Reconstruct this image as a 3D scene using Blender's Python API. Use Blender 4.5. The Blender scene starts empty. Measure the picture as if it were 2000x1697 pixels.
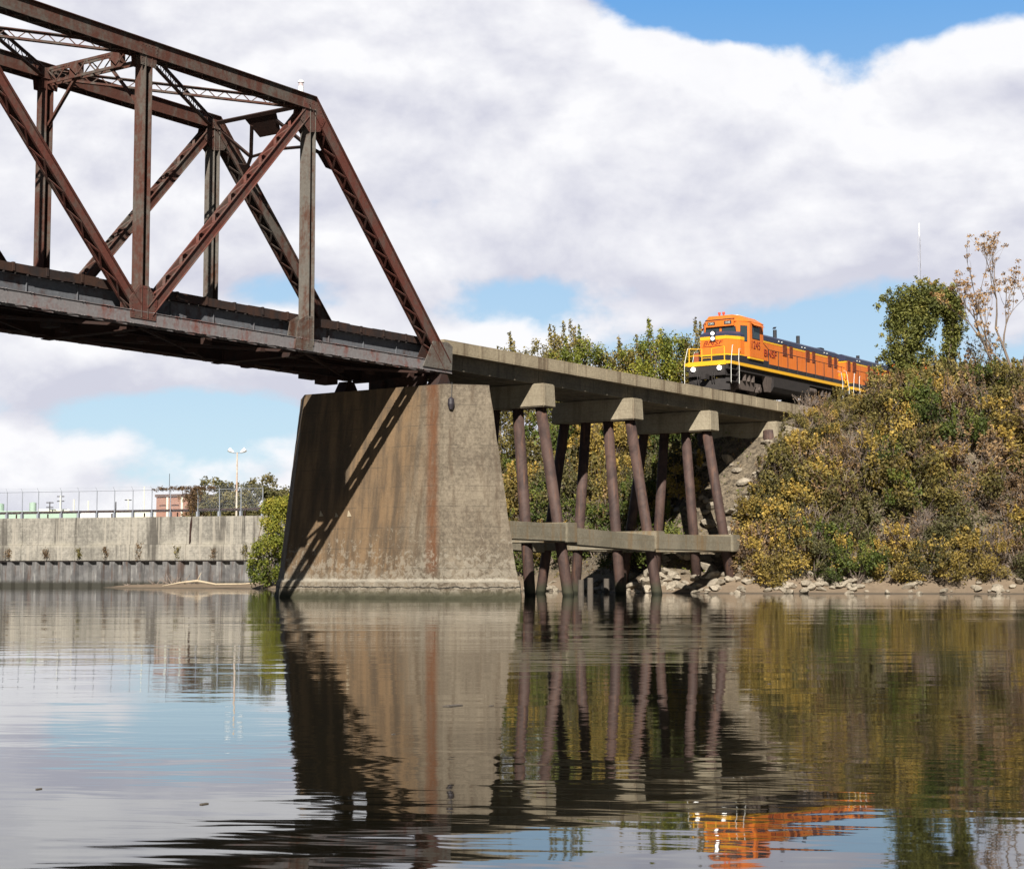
import bpy, bmesh, math, random
import numpy as np
from mathutils import Vector, Matrix
random.seed(7)
scn = bpy.context.scene
col = scn.collection
PI = math.pi

# ------------------------------------------------------------------ camera
# world axes: +X along the railway line towards the right bank, +Y across it, Z up, water at z = 0
YA, PITCH, FPX = 0.606, 0.081, 3392.6
cd = bpy.data.cameras.new('camera'); cam = bpy.data.objects.new('camera', cd); col.objects.link(cam)
cam.location = (-60.016, -45.367, 0.958)
cam.rotation_euler = (PI/2 + PITCH, 0, YA - PI/2)
cd.sensor_fit = 'HORIZONTAL'; cd.sensor_width = 36.0; cd.lens = 36.0*FPX/2000.0
cd.clip_start = 0.1; cd.clip_end = 8000
scn.camera = cam

# ------------------------------------------------------------------ light
RAY = Vector((1.67, 1.0, -1.5)).normalized()          # the way the sunlight travels
sun = bpy.data.lights.new('sun', 'SUN'); sun.energy = 5.0; sun.angle = math.radians(0.5); sun.color = (1.0, 0.95, 0.87)
so = bpy.data.objects.new('sun', sun); col.objects.link(so)
so.rotation_euler = RAY.to_track_quat('-Z', 'Y').to_euler()
SUN_EL = math.asin(-RAY.z); SUN_ROT = math.atan2(-RAY.x, -RAY.y)

scn.view_settings.view_transform = 'Standard'
scn.view_settings.look = 'None'
scn.view_settings.exposure = 0.8
scn.view_settings.gamma = 1.0

class NT:
    """small helper to write node trees"""
    def __init__(s, nt): s.nt = nt; s.N = nt.nodes; s.L = nt.links
    def n(s, t, **kw):
        o = s.N.new(t)
        for k, v in kw.items(): setattr(o, k, v)
        return o
    def put(s, sock, v):
        if v is None: return
        if isinstance(v, bpy.types.NodeSocket): s.L.new(v, sock)
        elif isinstance(v, (tuple, list)) and sock.type == 'RGBA' and len(v) == 3: sock.default_value = (*v, 1)
        else: sock.default_value = v
    def m(s, op, a, b=None, c=None, clamp=False):
        o = s.n('ShaderNodeMath', operation=op); o.use_clamp = clamp
        for i, v in enumerate((a, b, c)): s.put(o.inputs[i], v)
        return o.outputs[0]
    def vm(s, op, a, b=None):
        o = s.n('ShaderNodeVectorMath', operation=op)
        s.put(o.inputs[0], a); s.put(o.inputs[1], b)
        return o.outputs['Value'] if op in ('DOT_PRODUCT', 'LENGTH') else o.outputs[0]
    def comb(s, x, y, z):
        o = s.n('ShaderNodeCombineXYZ')
        for i, v in enumerate((x, y, z)): s.put(o.inputs[i], v)
        return o.outputs[0]
    def sep(s, v):
        o = s.n('ShaderNodeSeparateXYZ'); s.put(o.inputs[0], v); return o.outputs
    def noise(s, vec, scale, detail=4, rough=0.55, dist=0.0, out='Fac'):
        o = s.n('ShaderNodeTexNoise'); s.put(o.inputs['Vector'], vec)
        o.inputs['Scale'].default_value = scale; o.inputs['Detail'].default_value = detail
        o.inputs['Roughness'].default_value = rough; o.inputs['Distortion'].default_value = dist
        return o.outputs[out]
    def mapr(s, v, a, b, c=0.0, d=1.0, smooth=True):
        o = s.n('ShaderNodeMapRange'); o.interpolation_type = 'SMOOTHSTEP' if smooth else 'LINEAR'
        for i, x in enumerate((v, a, b, c, d)): s.put(o.inputs[i], x)
        return o.outputs[0]
    def mix(s, f, a, b, mode='MIX'):
        o = s.n('ShaderNodeMix', data_type='RGBA', blend_type=mode)
        s.put(o.inputs['Factor'], f); s.put(o.inputs['A'], a); s.put(o.inputs['B'], b)
        return [q for q in o.outputs if q.type == 'RGBA'][0]
    def _fix(s): pass
    def ramp(s, f, stops):
        o = s.n('ShaderNodeValToRGB'); e = o.color_ramp.elements
        while len(e) < len(stops): e.new(0.5)
        for i, (p, c) in enumerate(stops): e[i].position = p; e[i].color = (*c, 1)
        s.put(o.inputs[0], f); return o.outputs[0]
    def scalevec(s, v, sx, sy, sz):
        return s.vm('MULTIPLY', v, (sx, sy, sz))
def nmix(T, f, a, b, mode='MIX'):
    o = T.n('ShaderNodeMix', data_type='RGBA', blend_type=mode)
    T.put(o.inputs[0], f); T.put(o.inputs[6], a); T.put(o.inputs[7], b)
    return o.outputs[2]
NT.mix = lambda s, f, a, b, mode='MIX': nmix(s, f, a, b, mode)

# ------------------------------------------------------------------ sky (world)
W = bpy.data.worlds.new('World'); scn.world = W; W.use_nodes = True
T = NT(W.node_tree)
for n in list(T.N): T.N.remove(n)
tc = T.n('ShaderNodeTexCoord'); D = tc.outputs['Generated']
sky = T.n('ShaderNodeTexSky'); sky.sky_type = 'NISHITA'; sky.sun_disc = False
sky.sun_elevation = SUN_EL; sky.sun_rotation = SUN_ROT; sky.air_density = 1.0; sky.dust_density = 0.6; sky.ozone_density = 1.6
dx, dy, dz = T.sep(D)[0:3]
# compass angle measured from the river's long view, and elevation, both in degrees
az = T.m('MULTIPLY', T.m('ARCTAN2', T.m('SUBTRACT', T.m('MULTIPLY', dx, math.sin(YA)), T.m('MULTIPLY', dy, math.cos(YA))),
                         T.m('ADD', T.m('MULTIPLY', dx, math.cos(YA)), T.m('MULTIPLY', dy, math.sin(YA)))), 180/PI)
el = T.m('MULTIPLY', T.m('ARCSINE', dz), 180/PI)
def dens(el_s):
    p = T.comb(T.m('MULTIPLY', az, 0.15), T.m('MULTIPLY', el_s, 0.22), 4.7)
    a = T.noise(p, 1.0, 8, 0.54, 0.15)
    return a
def blob(a0, e0, ra, re, el_s):
    u = T.m('DIVIDE', T.m('SUBTRACT', az, a0), ra); v = T.m('DIVIDE', T.m('SUBTRACT', el_s, e0), re)
    q = T.m('ADD', T.m('MULTIPLY', u, u), T.m('MULTIPLY', v, v))
    return T.m('POWER', 2.718, T.m('MULTIPLY', q, -1.0))
GAPS = [(7.3, 18.6, 4.2, 1.35, 1.05), (13.8, 18.5, 4.6, 1.2, 1.05), (11.2, 16.8, 1.3, 1.2, .32), (-9, 9.2, 4.0, .8, .5), (-.6, 9.0, 3.2, .9, .58), (4.6, 7.3, 4.8, .8, .5),
        (11.8, 8.5, 3.0, 1.3, .62), (8.6, 7.7, 3.0, .9, .55), (-11.5, 5.2, 7, .9, .62), (-6.9, 17.6, 1.1, .5, .30)]
PUFF = [(-13, 13, 3.2, 2.2, .6), (12.0, 13.4, 6, 2.4, .45), (2.0, 13.2, 8, 3.4, .5), (-6, 13.5, 9, 5, .5), (5.5, 10.4, 5, .9, .4), (-12, 2.3, 7, 1.5, .4), (15.5, 16.4, 2.5, .8, .35), (1.5, 17.8, 3.6, 1.2, .4), (-12, 7.3, 5, .7, .3), (11.0, 19.6, 2.2, .35, .35)]
def full(el_s):
    d = dens(el_s)
    g = None
    for b in GAPS:
        t = T.m('MULTIPLY', blob(*b[:4], el_s), -b[4]*0.42); g = t if g is None else T.m('ADD', g, t)
    for b in PUFF:
        g = T.m('ADD', g, T.m('MULTIPLY', blob(*b[:4], el_s), b[4]*0.3))
    return T.m('ADD', d, g)
d0 = full(el)
d1 = full(T.m('ADD', el, 0.9))
# the cloud bank stands in the half of the sky ahead; unseen sky overhead and behind is thinned to deepen shade
behind = T.mapr(T.m('ABSOLUTE', az), 35, 80, 0.0, 0.30)
over = T.mapr(el, 22, 45, 0.0, 0.30)
d0b = T.m('SUBTRACT', T.m('SUBTRACT', d0, behind), over)
cover = T.mapr(d0b, 0.335, 0.465)
lit = T.m('ADD', T.m('MULTIPLY', T.m('SUBTRACT', d0, d1), 3.6), 0.58, clamp=True)
fine = T.noise(T.comb(T.m('MULTIPLY', az, 0.35), T.m('MULTIPLY', el, 0.55), 3.0), 1.0, 6, 0.6, 0.2)
lit = T.m('ADD', lit, T.m('MULTIPLY', T.m('SUBTRACT', fine, 0.5), 0.7), clamp=True)
ccol = T.mix(lit, (.375, .38, .44), (.565, .565, .58))
skyc = T.mix(T.mapr(el, 3, 19, 0.0, 1.0, False), (.36, .475, .54), (.085, .235, .48))
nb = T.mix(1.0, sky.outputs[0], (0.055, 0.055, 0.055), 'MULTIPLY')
# clear air: the Nishita sky, overlaid by a paler hand-set gradient ahead of the viewer
ahead = T.m('MULTIPLY', T.mapr(T.m('ABSOLUTE', az), 30, 70, 0.9, 0.0), T.mapr(el, 22, 45, 1.0, 0.0))
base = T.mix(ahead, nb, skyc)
skyfin = T.mix(cover, base, ccol)
dim = T.m('SUBTRACT', 1.0, T.m('MULTIPLY', T.m('MAXIMUM', T.mapr(T.m('ABSOLUTE', az), 35, 90), T.mapr(el, 24, 50)), 0.74))  # sky out of view overhead and behind darkened to cut the fill in shade
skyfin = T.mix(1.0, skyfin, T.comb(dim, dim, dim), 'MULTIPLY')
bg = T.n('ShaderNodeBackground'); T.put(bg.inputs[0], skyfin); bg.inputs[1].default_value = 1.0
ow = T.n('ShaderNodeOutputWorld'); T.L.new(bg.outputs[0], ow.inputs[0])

# ------------------------------------------------------------------ materials
def newmat(name):
    m = bpy.data.materials.new(name); m.use_nodes = True
    t = NT(m.node_tree); b = m.node_tree.nodes['Principled BSDF']
    return m, t, b
def coords(t):
    return t.n('ShaderNodeNewGeometry').outputs['Position']
def bump(t, b, h, strength=0.4, dist=0.05):
    o = t.n('ShaderNodeBump'); o.inputs['Strength'].default_value = strength; o.inputs['Distance'].default_value = dist
    t.put(o.inputs['Height'], h); t.L.new(o.outputs[0], b.inputs['Normal'])
def plain(name, c, rough=0.6, metal=0.0, var=0.25, scale=3.0, emit=None):
    m, t, b = newmat(name); P = coords(t)
    n = t.noise(P, scale, 4, 0.6)
    cc = t.mix(n, tuple(x*(1-var) for x in c), tuple(min(1, x*(1+var)) for x in c))
    t.put(b.inputs['Base Color'], cc); b.inputs['Roughness'].default_value = rough; b.inputs['Metallic'].default_value = metal
    if emit: b.inputs['Emission Color'].default_value = (*emit[0], 1); b.inputs['Emission Strength'].default_value = emit[1]
    return m
def steel(name, grey, rust, bias, flake=0.5):
    m, t, b = newmat(name); P = coords(t)
    big = t.noise(P, 0.7, 5, 0.65, 0.5); fine = t.noise(P, 5.0, 6, 0.7, 0.2)
    drip = t.noise(t.scalevec(P, 3.5, 3.5, 0.5), 1.0, 4, 0.6)
    f = t.m('ADD', t.m('ADD', t.m('MULTIPLY', big, .5), t.m('MULTIPLY', fine, .28)), t.m('MULTIPLY', drip, .3))
    f = t.mapr(f, .54-bias-.09, .54-bias+.09)
    g = t.mix(t.noise(P, 9, 3, .6), tuple(x*.6 for x in grey), tuple(x*1.3 for x in grey))
    r = t.mix(t.noise(P, 14, 5, .7), tuple(x*.45 for x in rust), tuple(x*1.5 for x in rust))
    t.put(b.inputs['Base Color'], t.mix(f, g, r)); b.inputs['Roughness'].default_value = .75
    b.inputs['Specular IOR Level'].default_value = .25
    bump(t, b, fine, .5, .02); return m
S_GREY = steel('weathered_grey_steel', (.135, .122, .105), (.085, .038, .024), -.04)
S_MIX = steel('rust_streaked_steel', (.105, .092, .078), (.085, .034, .024), .02)
S_RUST = steel('red_rust_steel', (.10, .07, .058), (.115, .038, .028), .03)
S_BLUE = steel('faded_blue_grey_steel', (.125, .13, .142), (.07, .035, .025), -.08)
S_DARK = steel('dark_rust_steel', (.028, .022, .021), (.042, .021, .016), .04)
S_CHORD = steel('pale_chord_steel', (.20, .185, .185), (.17, .06, .045), -.06)
S_PILE0 = steel('brown_pipe_pile_steel', (.095, .065, .060), (.072, .036, .033), .06)

def pile_mat():
    m, t, b = newmat('pipe_pile_steel'); P = coords(t); z = t.sep(P)[2]
    big = t.noise(P, 1.1, 5, .65, .6); fine = t.noise(P, 9.0, 5, .7); dr = t.noise(t.scalevec(P, 6, 6, .5), 1.0, 4, .6)
    c = t.mix(t.mapr(big, .35, .65), (.040, .025, .022), (.080, .048, .039))
    c = t.mix(t.mapr(dr, .52, .70, 0, .6), c, (.13, .065, .04))
    c = t.mix(t.mapr(fine, .60, .72, 0, .5), c, (.028, .018, .016))
    c = t.mix(t.mapr(t.m('ADD', z, t.m('MULTIPLY', big, .5)), 1.05, .55), c, (.050, .048, .030))
    c = t.mix(t.mapr(t.m('ADD', z, t.m('MULTIPLY', fine, .2)), .30, .16), c, (.018, .019, .011))
    t.put(b.inputs['Base Color'], c); b.inputs['Roughness'].default_value = .7; b.inputs['Specular IOR Level'].default_value = .3
    bump(t, b, fine, .6, .02); return m
S_PILE = pile_mat()

def concrete(name, lo, hi, streak=.5, dirt=(.10, .09, .075), dirtamt=.5, joints=None, scale=1.0):
    m, t, b = newmat(name); P = coords(t)
    big = t.noise(P, .45*scale, 5, .6, .4); fine = t.noise(P, 7*scale, 6, .7)
    st = t.noise(t.scalevec(P, 2.2*scale, 2.2*scale, .14*scale), 1.0, 5, .65)
    f = t.m('ADD', t.m('MULTIPLY', big, .5), t.m('MULTIPLY', fine, .5))
    c = t.mix(t.mapr(f, .35, .65), lo, hi)
    c = t.mix(t.m('MULTIPLY', t.mapr(st, .50, .68), dirtamt), c, dirt)
    pits = t.noise(P, 26*scale, 3, .5)
    c = t.mix(t.m('MULTIPLY', t.mapr(pits, .62, .70), .45), c, tuple(x*.5 for x in dirt))
    lay = t.m('SINE', t.m('MULTIPLY', t.m('ADD', t.sep(P)[2], t.m('MULTIPLY', big, .15)), 14.0))
    c = t.mix(t.m('MULTIPLY', t.mapr(lay, .93, 1.0), .22), c, tuple(x*.7 for x in dirt))
    t.put(b.inputs['Base Color'], c); b.inputs['Roughness'].default_value = .9; b.inputs['Specular IOR Level'].default_value = .2
    bump(t, b, t.m('ADD', fine, t.m('MULTIPLY', pits, .5)), .5, .04)
    return m, t, b, P, c
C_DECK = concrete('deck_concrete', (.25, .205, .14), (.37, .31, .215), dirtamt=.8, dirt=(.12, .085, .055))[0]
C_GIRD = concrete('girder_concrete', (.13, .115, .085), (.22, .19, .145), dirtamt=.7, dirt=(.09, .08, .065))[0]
C_CAP = concrete('cap_concrete', (.22, .185, .13), (.33, .285, .205), dirtamt=.6, dirt=(.17, .13, .09))[0]
C_STRUT = concrete('strut_concrete', (.15, .132, .095), (.24, .21, .155), dirtamt=.6, dirt=(.20, .12, .05))[0]
C_WALL, t, b, P, c = concrete('wall_concrete', (.15, .14, .12), (.33, .305, .26), dirtamt=.85, dirt=(.065, .058, .05), scale=.55)
zz = t.sep(P)[2]
# lime washed out along the construction joint of the old wall
lime = t.m('MULTIPLY', t.mapr(t.m('ABSOLUTE', t.m('SUBTRACT', zz, 3.45)), .0, .45, 1.0, 0.0), t.mapr(t.noise(P, .35, 4, .7), .38, .6))
c2 = t.mix(t.m('MULTIPLY', lime, .4), c, (.42, .385, .31))
run = t.m('MULTIPLY', t.mapr(t.noise(t.scalevec(P, 2.3, 2.3, .10), 1.0, 4, .65), .55, .62), .6)
t.put(b.inputs['Base Color'], t.mix(run, c2, (.33, .30, .25)))

# pier: grey concrete, brown wash below the steelwork, one strong rust run, spalls near the waterline
C_PIER, t, b, P, c = concrete('pier_concrete', (.085, .068, .050), (.215, .178, .130), dirtamt=.8, dirt=(.085, .062, .042))
px, py, pz = t.sep(P)[0:3]
wob = t.noise(t.scalevec(P, .6, .6, .25), 1.0, 4, .6)
yw = t.m('ADD', py, t.m('MULTIPLY', t.m('SUBTRACT', wob, .5), 1.6))
front = t.mapr(px, -1.0, -1.3, 0.0, 1.0)
brown = t.m('MULTIPLY', t.mapr(yw, -.9, .8), t.mapr(pz, .5, 1.4))
bst = t.noise(t.scalevec(P, 2.6, 2.6, .10), 1.0, 5, .6)
cb = t.mix(t.mapr(bst, .34, .66), (.080, .056, .036), (.180, .115, .062))
c = t.mix(t.m('MULTIPLY', brown, .88), c, cb)
ypos = t.m('ADD', py, t.m('MULTIPLY', t.m('SUBTRACT', 9.0, pz), .103))
rr = t.m('ABSOLUTE', t.m('ADD', t.m('ADD', ypos, .56), t.m('MULTIPLY', t.m('SUBTRACT', wob, .5), .34)))
rust = t.m('MULTIPLY', t.mapr(rr, .12, .46, 1.0, 0.0), t.mapr(pz, .75, 1.5))
c = t.mix(t.m('MULTIPLY', t.m('MULTIPLY', rust, t.mapr(t.noise(t.scalevec(P, 5, 5, .4), 1.0, 5, .7), .3, .6, .55, 1.0)), .88), c, t.mix(bst, (.085, .032, .014), (.15, .062, .026)))
sp = t.noise(P, 3.2, 6, .75, .6)
low = t.mapr(pz, 3.6, .8)
spm = t.m('MULTIPLY', t.mapr(t.m('ADD', sp, t.m('MULTIPLY', low, .16)), .62, .68), t.mapr(pz, 4.4, 2.2))
c = t.mix(t.m('MULTIPLY', spm, .5), c, (.27, .24, .19))
edge = t.m('ABSOLUTE', t.m('SUBTRACT', pz, t.m('ADD', .76, t.m('MULTIPLY', t.m('SUBTRACT', sp, .5), .22))))
c = t.mix(t.m('MULTIPLY', t.mapr(edge, .03, .10, 1.0, 0.0), .5), c, (.40, .37, .31))  # pale line on the footing's top edge: caught light painted into the colour
crk = t.m('ABSOLUTE', t.m('SUBTRACT', pz, t.m('ADD', .46, t.m('MULTIPLY', t.m('SUBTRACT', t.noise(P, 1.6, 5, .7), .5), .26))))
c = t.mix(t.mapr(crk, .012, .035, 1.0, 0.0), c, (.02, .018, .015))
wet = t.mapr(pz, .22, .04)
c = t.mix(t.m('MULTIPLY', wet, .8), c, (.045, .04, .03))
# board marks of the old formwork and a dark, slimy tide band
bd = t.m('ABSOLUTE', t.m('SUBTRACT', t.m('FRACT', t.m('ADD', t.m('MULTIPLY', pz, 1.15), t.m('MULTIPLY', wob, .12))), .5))
c = t.mix(t.m('MULTIPLY', t.mapr(bd, .035, .0), t.mapr(t.noise(P, 1.3, 4, .6), .4, .6, .1, .6)), c, (.05, .042, .032))
cr = t.n('ShaderNodeTexVoronoi', feature='DISTANCE_TO_EDGE'); t.put(cr.inputs['Vector'], t.vm('ADD', t.scalevec(P, .55, .55, .30), t.comb(t.m('MULTIPLY', wob, .9), t.m('MULTIPLY', sp, .5), 0)))
c = t.mix(t.m('MULTIPLY', t.mapr(cr.outputs[0], .007, .0), .55), c, (.03, .025, .02))
bl_ = t.noise(P, .9, 6, .72, .8)
c = t.mix(t.mapr(bl_, .52, .72, 0.0, .45), c, (.07, .055, .04))
tide = t.mapr(t.m('ADD', pz, t.m('MULTIPLY', t.m('SUBTRACT', sp, .5), .3)), .42, .18)
c = t.mix(t.m('MULTIPLY', tide, .75), c, (.040, .040, .022))
t.put(b.inputs['Base Color'], c)

M_TIE = plain('creosoted_timber', (.017, .012, .011), .9, var=.5, scale=6)
M_EDGE = steel('tarred_edge_timber', (.026, .020, .019), (.05, .026, .018), .02)
M_BALLAST = plain('ballast', (.20, .18, .16), .95, var=.6, scale=18)
M_RAIL = plain('rail_steel', (.16, .09, .06), .5, .6)
M_SHEET = steel('sheet_pile_steel', (.115, .112, .112), (.055, .04, .033), -.06)
def sheet_mat():
    m, t, b = newmat('sheet_pile_with_tide'); P = coords(t); z = t.sep(P)[2]
    n1 = t.noise(P, .8, 5, .65); dr = t.noise(t.scalevec(P, 3, 3, .35), 1.0, 5, .65); f = t.noise(P, 6, 5, .7)
    c = t.mix(t.mapr(n1, .35, .65), (.075, .072, .072), (.15, .145, .14)); c = t.mix(t.mapr(dr, .52, .66, 0, .75), c, (.075, .042, .028))
    c = t.mix(t.mapr(dr, .42, .36, 0, .5), c, (.30, .29, .27)); c = t.mix(t.mapr(t.m('ADD', z, t.m('MULTIPLY', f, .35)), .85, .45), c, (.030, .028, .020))
    t.put(b.inputs['Base Color'], c); b.inputs['Roughness'].default_value = .8; bump(t, b, f, .5, .03); return m
M_SHEET = sheet_mat()
M_WOOD = plain('bleached_wood', (.40, .32, .22), .9, var=.35, scale=5)
M_POST = plain('old_timber_post', (.09, .075, .06), .95, var=.4, scale=5)
M_GALV = plain('galvanised_steel', (.30, .32, .36), .5, .3)
M_LAMPW = plain('white_enamel', (.80, .80, .78), .4, var=.04)
M_BRICK = None
def brick():
    m, t, b = newmat('red_brick'); P = coords(t)
    o = t.n('ShaderNodeTexBrick'); t.put(o.inputs['Vector'], t.comb(t.m('ADD', t.sep(P)[0], t.sep(P)[1]), t.sep(P)[2], 0))
    o.inputs['Color1'].default_value = (.24, .11, .08, 1); o.inputs['Color2'].default_value = (.30, .145, .10, 1); o.inputs['Mortar'].default_value = (.40, .30, .24, 1)
    o.inputs['Scale'].default_value = 2.2
    t.put(b.inputs['Base Color'], o.outputs[0]); b.inputs['Roughness'].default_value = .9; return m
M_BRICK = brick()
M_PGREEN = plain('pale_green_paint', (.33, .44, .35), .5, var=.1)
M_PCREAM = plain('cream_paint', (.62, .62, .52), .5, var=.12)
M_WHITE = plain('white_paint', (.82, .82, .80), .5, var=.04)

# water
M_WATER, t, b = newmat('river_water'); P = coords(t)
def rotv(v, a):
    x, y, z = t.sep(v)[0:3]
    return t.comb(t.m('ADD', t.m('MULTIPLY', x, math.cos(a)), t.m('MULTIPLY', y, math.sin(a))),
                  t.m('SUBTRACT', t.m('MULTIPLY', y, math.cos(a)), t.m('MULTIPLY', x, math.sin(a))), z)
Q = rotv(P, .70)           # ripples run across the view down the river
r1 = t.noise(t.scalevec(Q, 1.0, .38, 1), 1.5, 2, .45, .3)
r2 = t.noise(t.scalevec(rotv(P, .45), 1.0, .30, 1), 4.5, 2, .5, .2)
r3 = t.noise(t.scalevec(Q, 1.0, .35, 1), .33, 2, .5)
patch = t.mapr(t.noise(t.scalevec(Q, .09, .035, 1), 1.0, 3, .6), .40, .62, .55, 1.45)
h = t.m('ADD', t.m('ADD', t.m('MULTIPLY', r1, .0050), t.m('MULTIPLY', r2, .0015)), t.m('MULTIPLY', r3, .010))
band = t.mapr(t.noise(t.scalevec(rotv(P, -.965), .05, .30, 1), 1.0, 3, .6), .50, .62)
h = t.m('ADD', t.m('MULTIPLY', h, patch), t.m('MULTIPLY', t.m('MULTIPLY', t.noise(t.scalevec(Q, 1.0, .4, 1), 9.0, 2, .5), .0009), band))
o = t.n('ShaderNodeBump'); o.inputs['Strength'].default_value = 1.0; o.inputs['Distance'].default_value = 1.0
t.put(o.inputs['Height'], h); t.L.new(o.outputs[0], b.inputs['Normal'])
b.inputs['Base Color'].default_value = (.007, .0065, .004, 1); b.inputs['Roughness'].default_value = .025; b.inputs['IOR'].default_value = 1.55
WATER_NODES = (r1, r2, r3)

# ------------------------------------------------------------------ object helpers
def tag(o, label=None, cat=None, group=None, kind=None):
    if label: o['label'] = label
    if cat: o['category'] = cat
    if group: o['group'] = group
    if kind: o['kind'] = kind
    return o
def thing(name, label, cat, loc=(0, 0, 0), group=None, rz=0):
    e = bpy.data.objects.new(name, None); col.objects.link(e); e.empty_display_size = .5
    e.location = loc; e.rotation_euler = (0, 0, rz)
    return tag(e, label, cat, group)
WM = {}
class MB:
    def __init__(s): s.v = []; s.f = []; s.mi = []; s.cur = 0
    def add(s, vs, fs):
        o = len(s.v); s.v += [tuple(v) for v in vs]; s.f += [tuple(i+o for i in f) for f in fs]; s.mi += [s.cur]*len(fs); return s
    def box(s, x0, x1, y0, y1, z0, z1):
        return s.add([(x0, y0, z0), (x1, y0, z0), (x1, y1, z0), (x0, y1, z0), (x0, y0, z1), (x1, y0, z1), (x1, y1, z1), (x0, y1, z1)],
                     [(0, 3, 2, 1), (4, 5, 6, 7), (0, 1, 5, 4), (1, 2, 6, 5), (2, 3, 7, 6), (3, 0, 4, 7)])
    def bar(s, p, q, a, wa, wb):
        """rectangular bar p->q, wa wide along direction a, wb the other way"""
        p, q, a = Vector(p), Vector(q), Vector(a); d = (q-p).normalized()
        a = (a - d*a.dot(d)).normalized(); c = d.cross(a)
        vs = [b_ + a*(i*wa/2) + c*(j*wb/2) for b_ in (p, q) for i, j in ((-1, -1), (1, -1), (1, 1), (-1, 1))]
        return s.add(vs, [(0, 3, 2, 1), (4, 5, 6, 7), (0, 1, 5, 4), (1, 2, 6, 5), (2, 3, 7, 6), (3, 0, 4, 7)])
    def tube(s, pts, rs, n=8, cap=True):
        pts = [Vector(p) for p in pts]
        if not isinstance(rs, (list, tuple)): rs = [rs]*len(pts)
        rings = []; base = len(s.v)
        d0 = (pts[1]-pts[0]).normalized(); a = d0.orthogonal().normalized()
        for i, p in enumerate(pts):
            d = (pts[min(i+1, len(pts)-1)]-pts[max(i-1, 0)]).normalized()
            a = (a - d*a.dot(d)).normalized(); c = d.cross(a)
            rings.append([p + (a*math.cos(2*PI*k/n) + c*math.sin(2*PI*k/n))*rs[i] for k in range(n)])
        vs = [v for r in rings for v in r]; fs = []
        for i in range(len(pts)-1):
            for k in range(n):
                fs.append((i*n+k, i*n+(k+1) % n, (i+1)*n+(k+1) % n, (i+1)*n+k))
        if cap: fs += [tuple(range(n-1, -1, -1)), tuple((len(pts)-1)*n+k for k in range(n))]
        return s.add(vs, fs)
    def prism(s, poly, z0, z1, poly1=None):
        n = len(poly); poly1 = poly1 or poly
        vs = [(x, y, z0) for x, y in poly] + [(x, y, z1) for x, y in poly1]
        return s.add(vs, [tuple(range(n-1, -1, -1)), tuple(range(n, 2*n))] + [(i, (i+1) % n, n+(i+1) % n, n+i) for i in range(n)])
    def build(s, name, mat, parent=None, bevel=0, smooth=False, world=True):
        m = bpy.data.meshes.new(name)
        off = Vector((0, 0, 0))
        if parent is not None and world:
            p = parent; off = Vector(p.location)
            while p.parent is not None: p = p.parent; off += Vector(p.location)
        m.from_pydata([tuple(Vector(v)-off) for v in s.v], [], s.f)
        for mm in (mat if isinstance(mat, (list, tuple)) else [mat]): m.materials.append(mm)
        if isinstance(mat, (list, tuple)): m.polygons.foreach_set('material_index', s.mi)
        bm = bmesh.new(); bm.from_mesh(m); bmesh.ops.recalc_face_normals(bm, faces=bm.faces)
        if bevel: bmesh.ops.bevel(bm, geom=[e for e in bm.edges if len(e.link_faces) == 2 and e.calc_face_angle(0) > .5], offset=bevel, segments=2, affect='EDGES', clamp_overlap=True)
        bm.to_mesh(m); bm.free()
        if smooth: m.polygons.foreach_set('use_smooth', [True]*len(m.polygons))
        o = bpy.data.objects.new(name, m); col.objects.link(o)
        if parent is not None: o.parent = parent
        return o

# ------------------------------------------------------------------ terrain
def lerp(x, xs, ys): return float(np.interp(x, xs, ys))
WA, WB = Vector((30.4, 84.0)), Vector((41.9, 46.2))       # river face of the old retaining wall
WD = (WB-WA).normalized(); WN = Vector((-WD.y, WD.x))
if WN.x < 0: WN = -WN
def shore(y):
    return lerp(y, [-60, -16, -1, 4.5, 8, 14, 30, 40, 46, 56, 64, 90], [52, 30.6, 23.2, 23.0, 26, 29.5, 31, 33, 35.5, 33.8, 38.0, 60])
def ground_z(x, y):
    H = lerp(y, [-60, -20, -6, 8, 14, 22, 32, 42], [11.8, 11.6, 11.2, 10.7, 9.6, 7.6, 5.8, 5.3])
    t = x - shore(y)
    k = lerp(y, [8, 18], [1.0, .62])
    z = lerp(t, [-40, -6, -1.5, 0, 1.5, 3.2, 5, 10.2, 13, 30, 60], [-4, -2.2, -.5, 0, .45, 1.5*k, 3.4*k, .86*H, H-.4, H, H+.2])
    if y > 40:
        d = (Vector((x, y))-WA).dot(WN)
        mud = lerp(t, [-40, -6, -1, 0, 2, 8], [-4, -2.0, -.3, 0, .22, .42])
        w = lerp(y, [40, 46], [0, 1])
        z2 = 5.3 if d > 2.6 else (mud if d < 1.5 else mud + (5.3-mud)*(d-1.5)/1.1)
        z = z*(1-w) + z2*w
    return z
def noise2(x, y):
    return (math.sin(x*1.3+y*.7)+math.sin(x*.6-y*1.9+1.3)+math.sin(x*2.9+y*2.3+.5)*.5)/2.5
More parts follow.
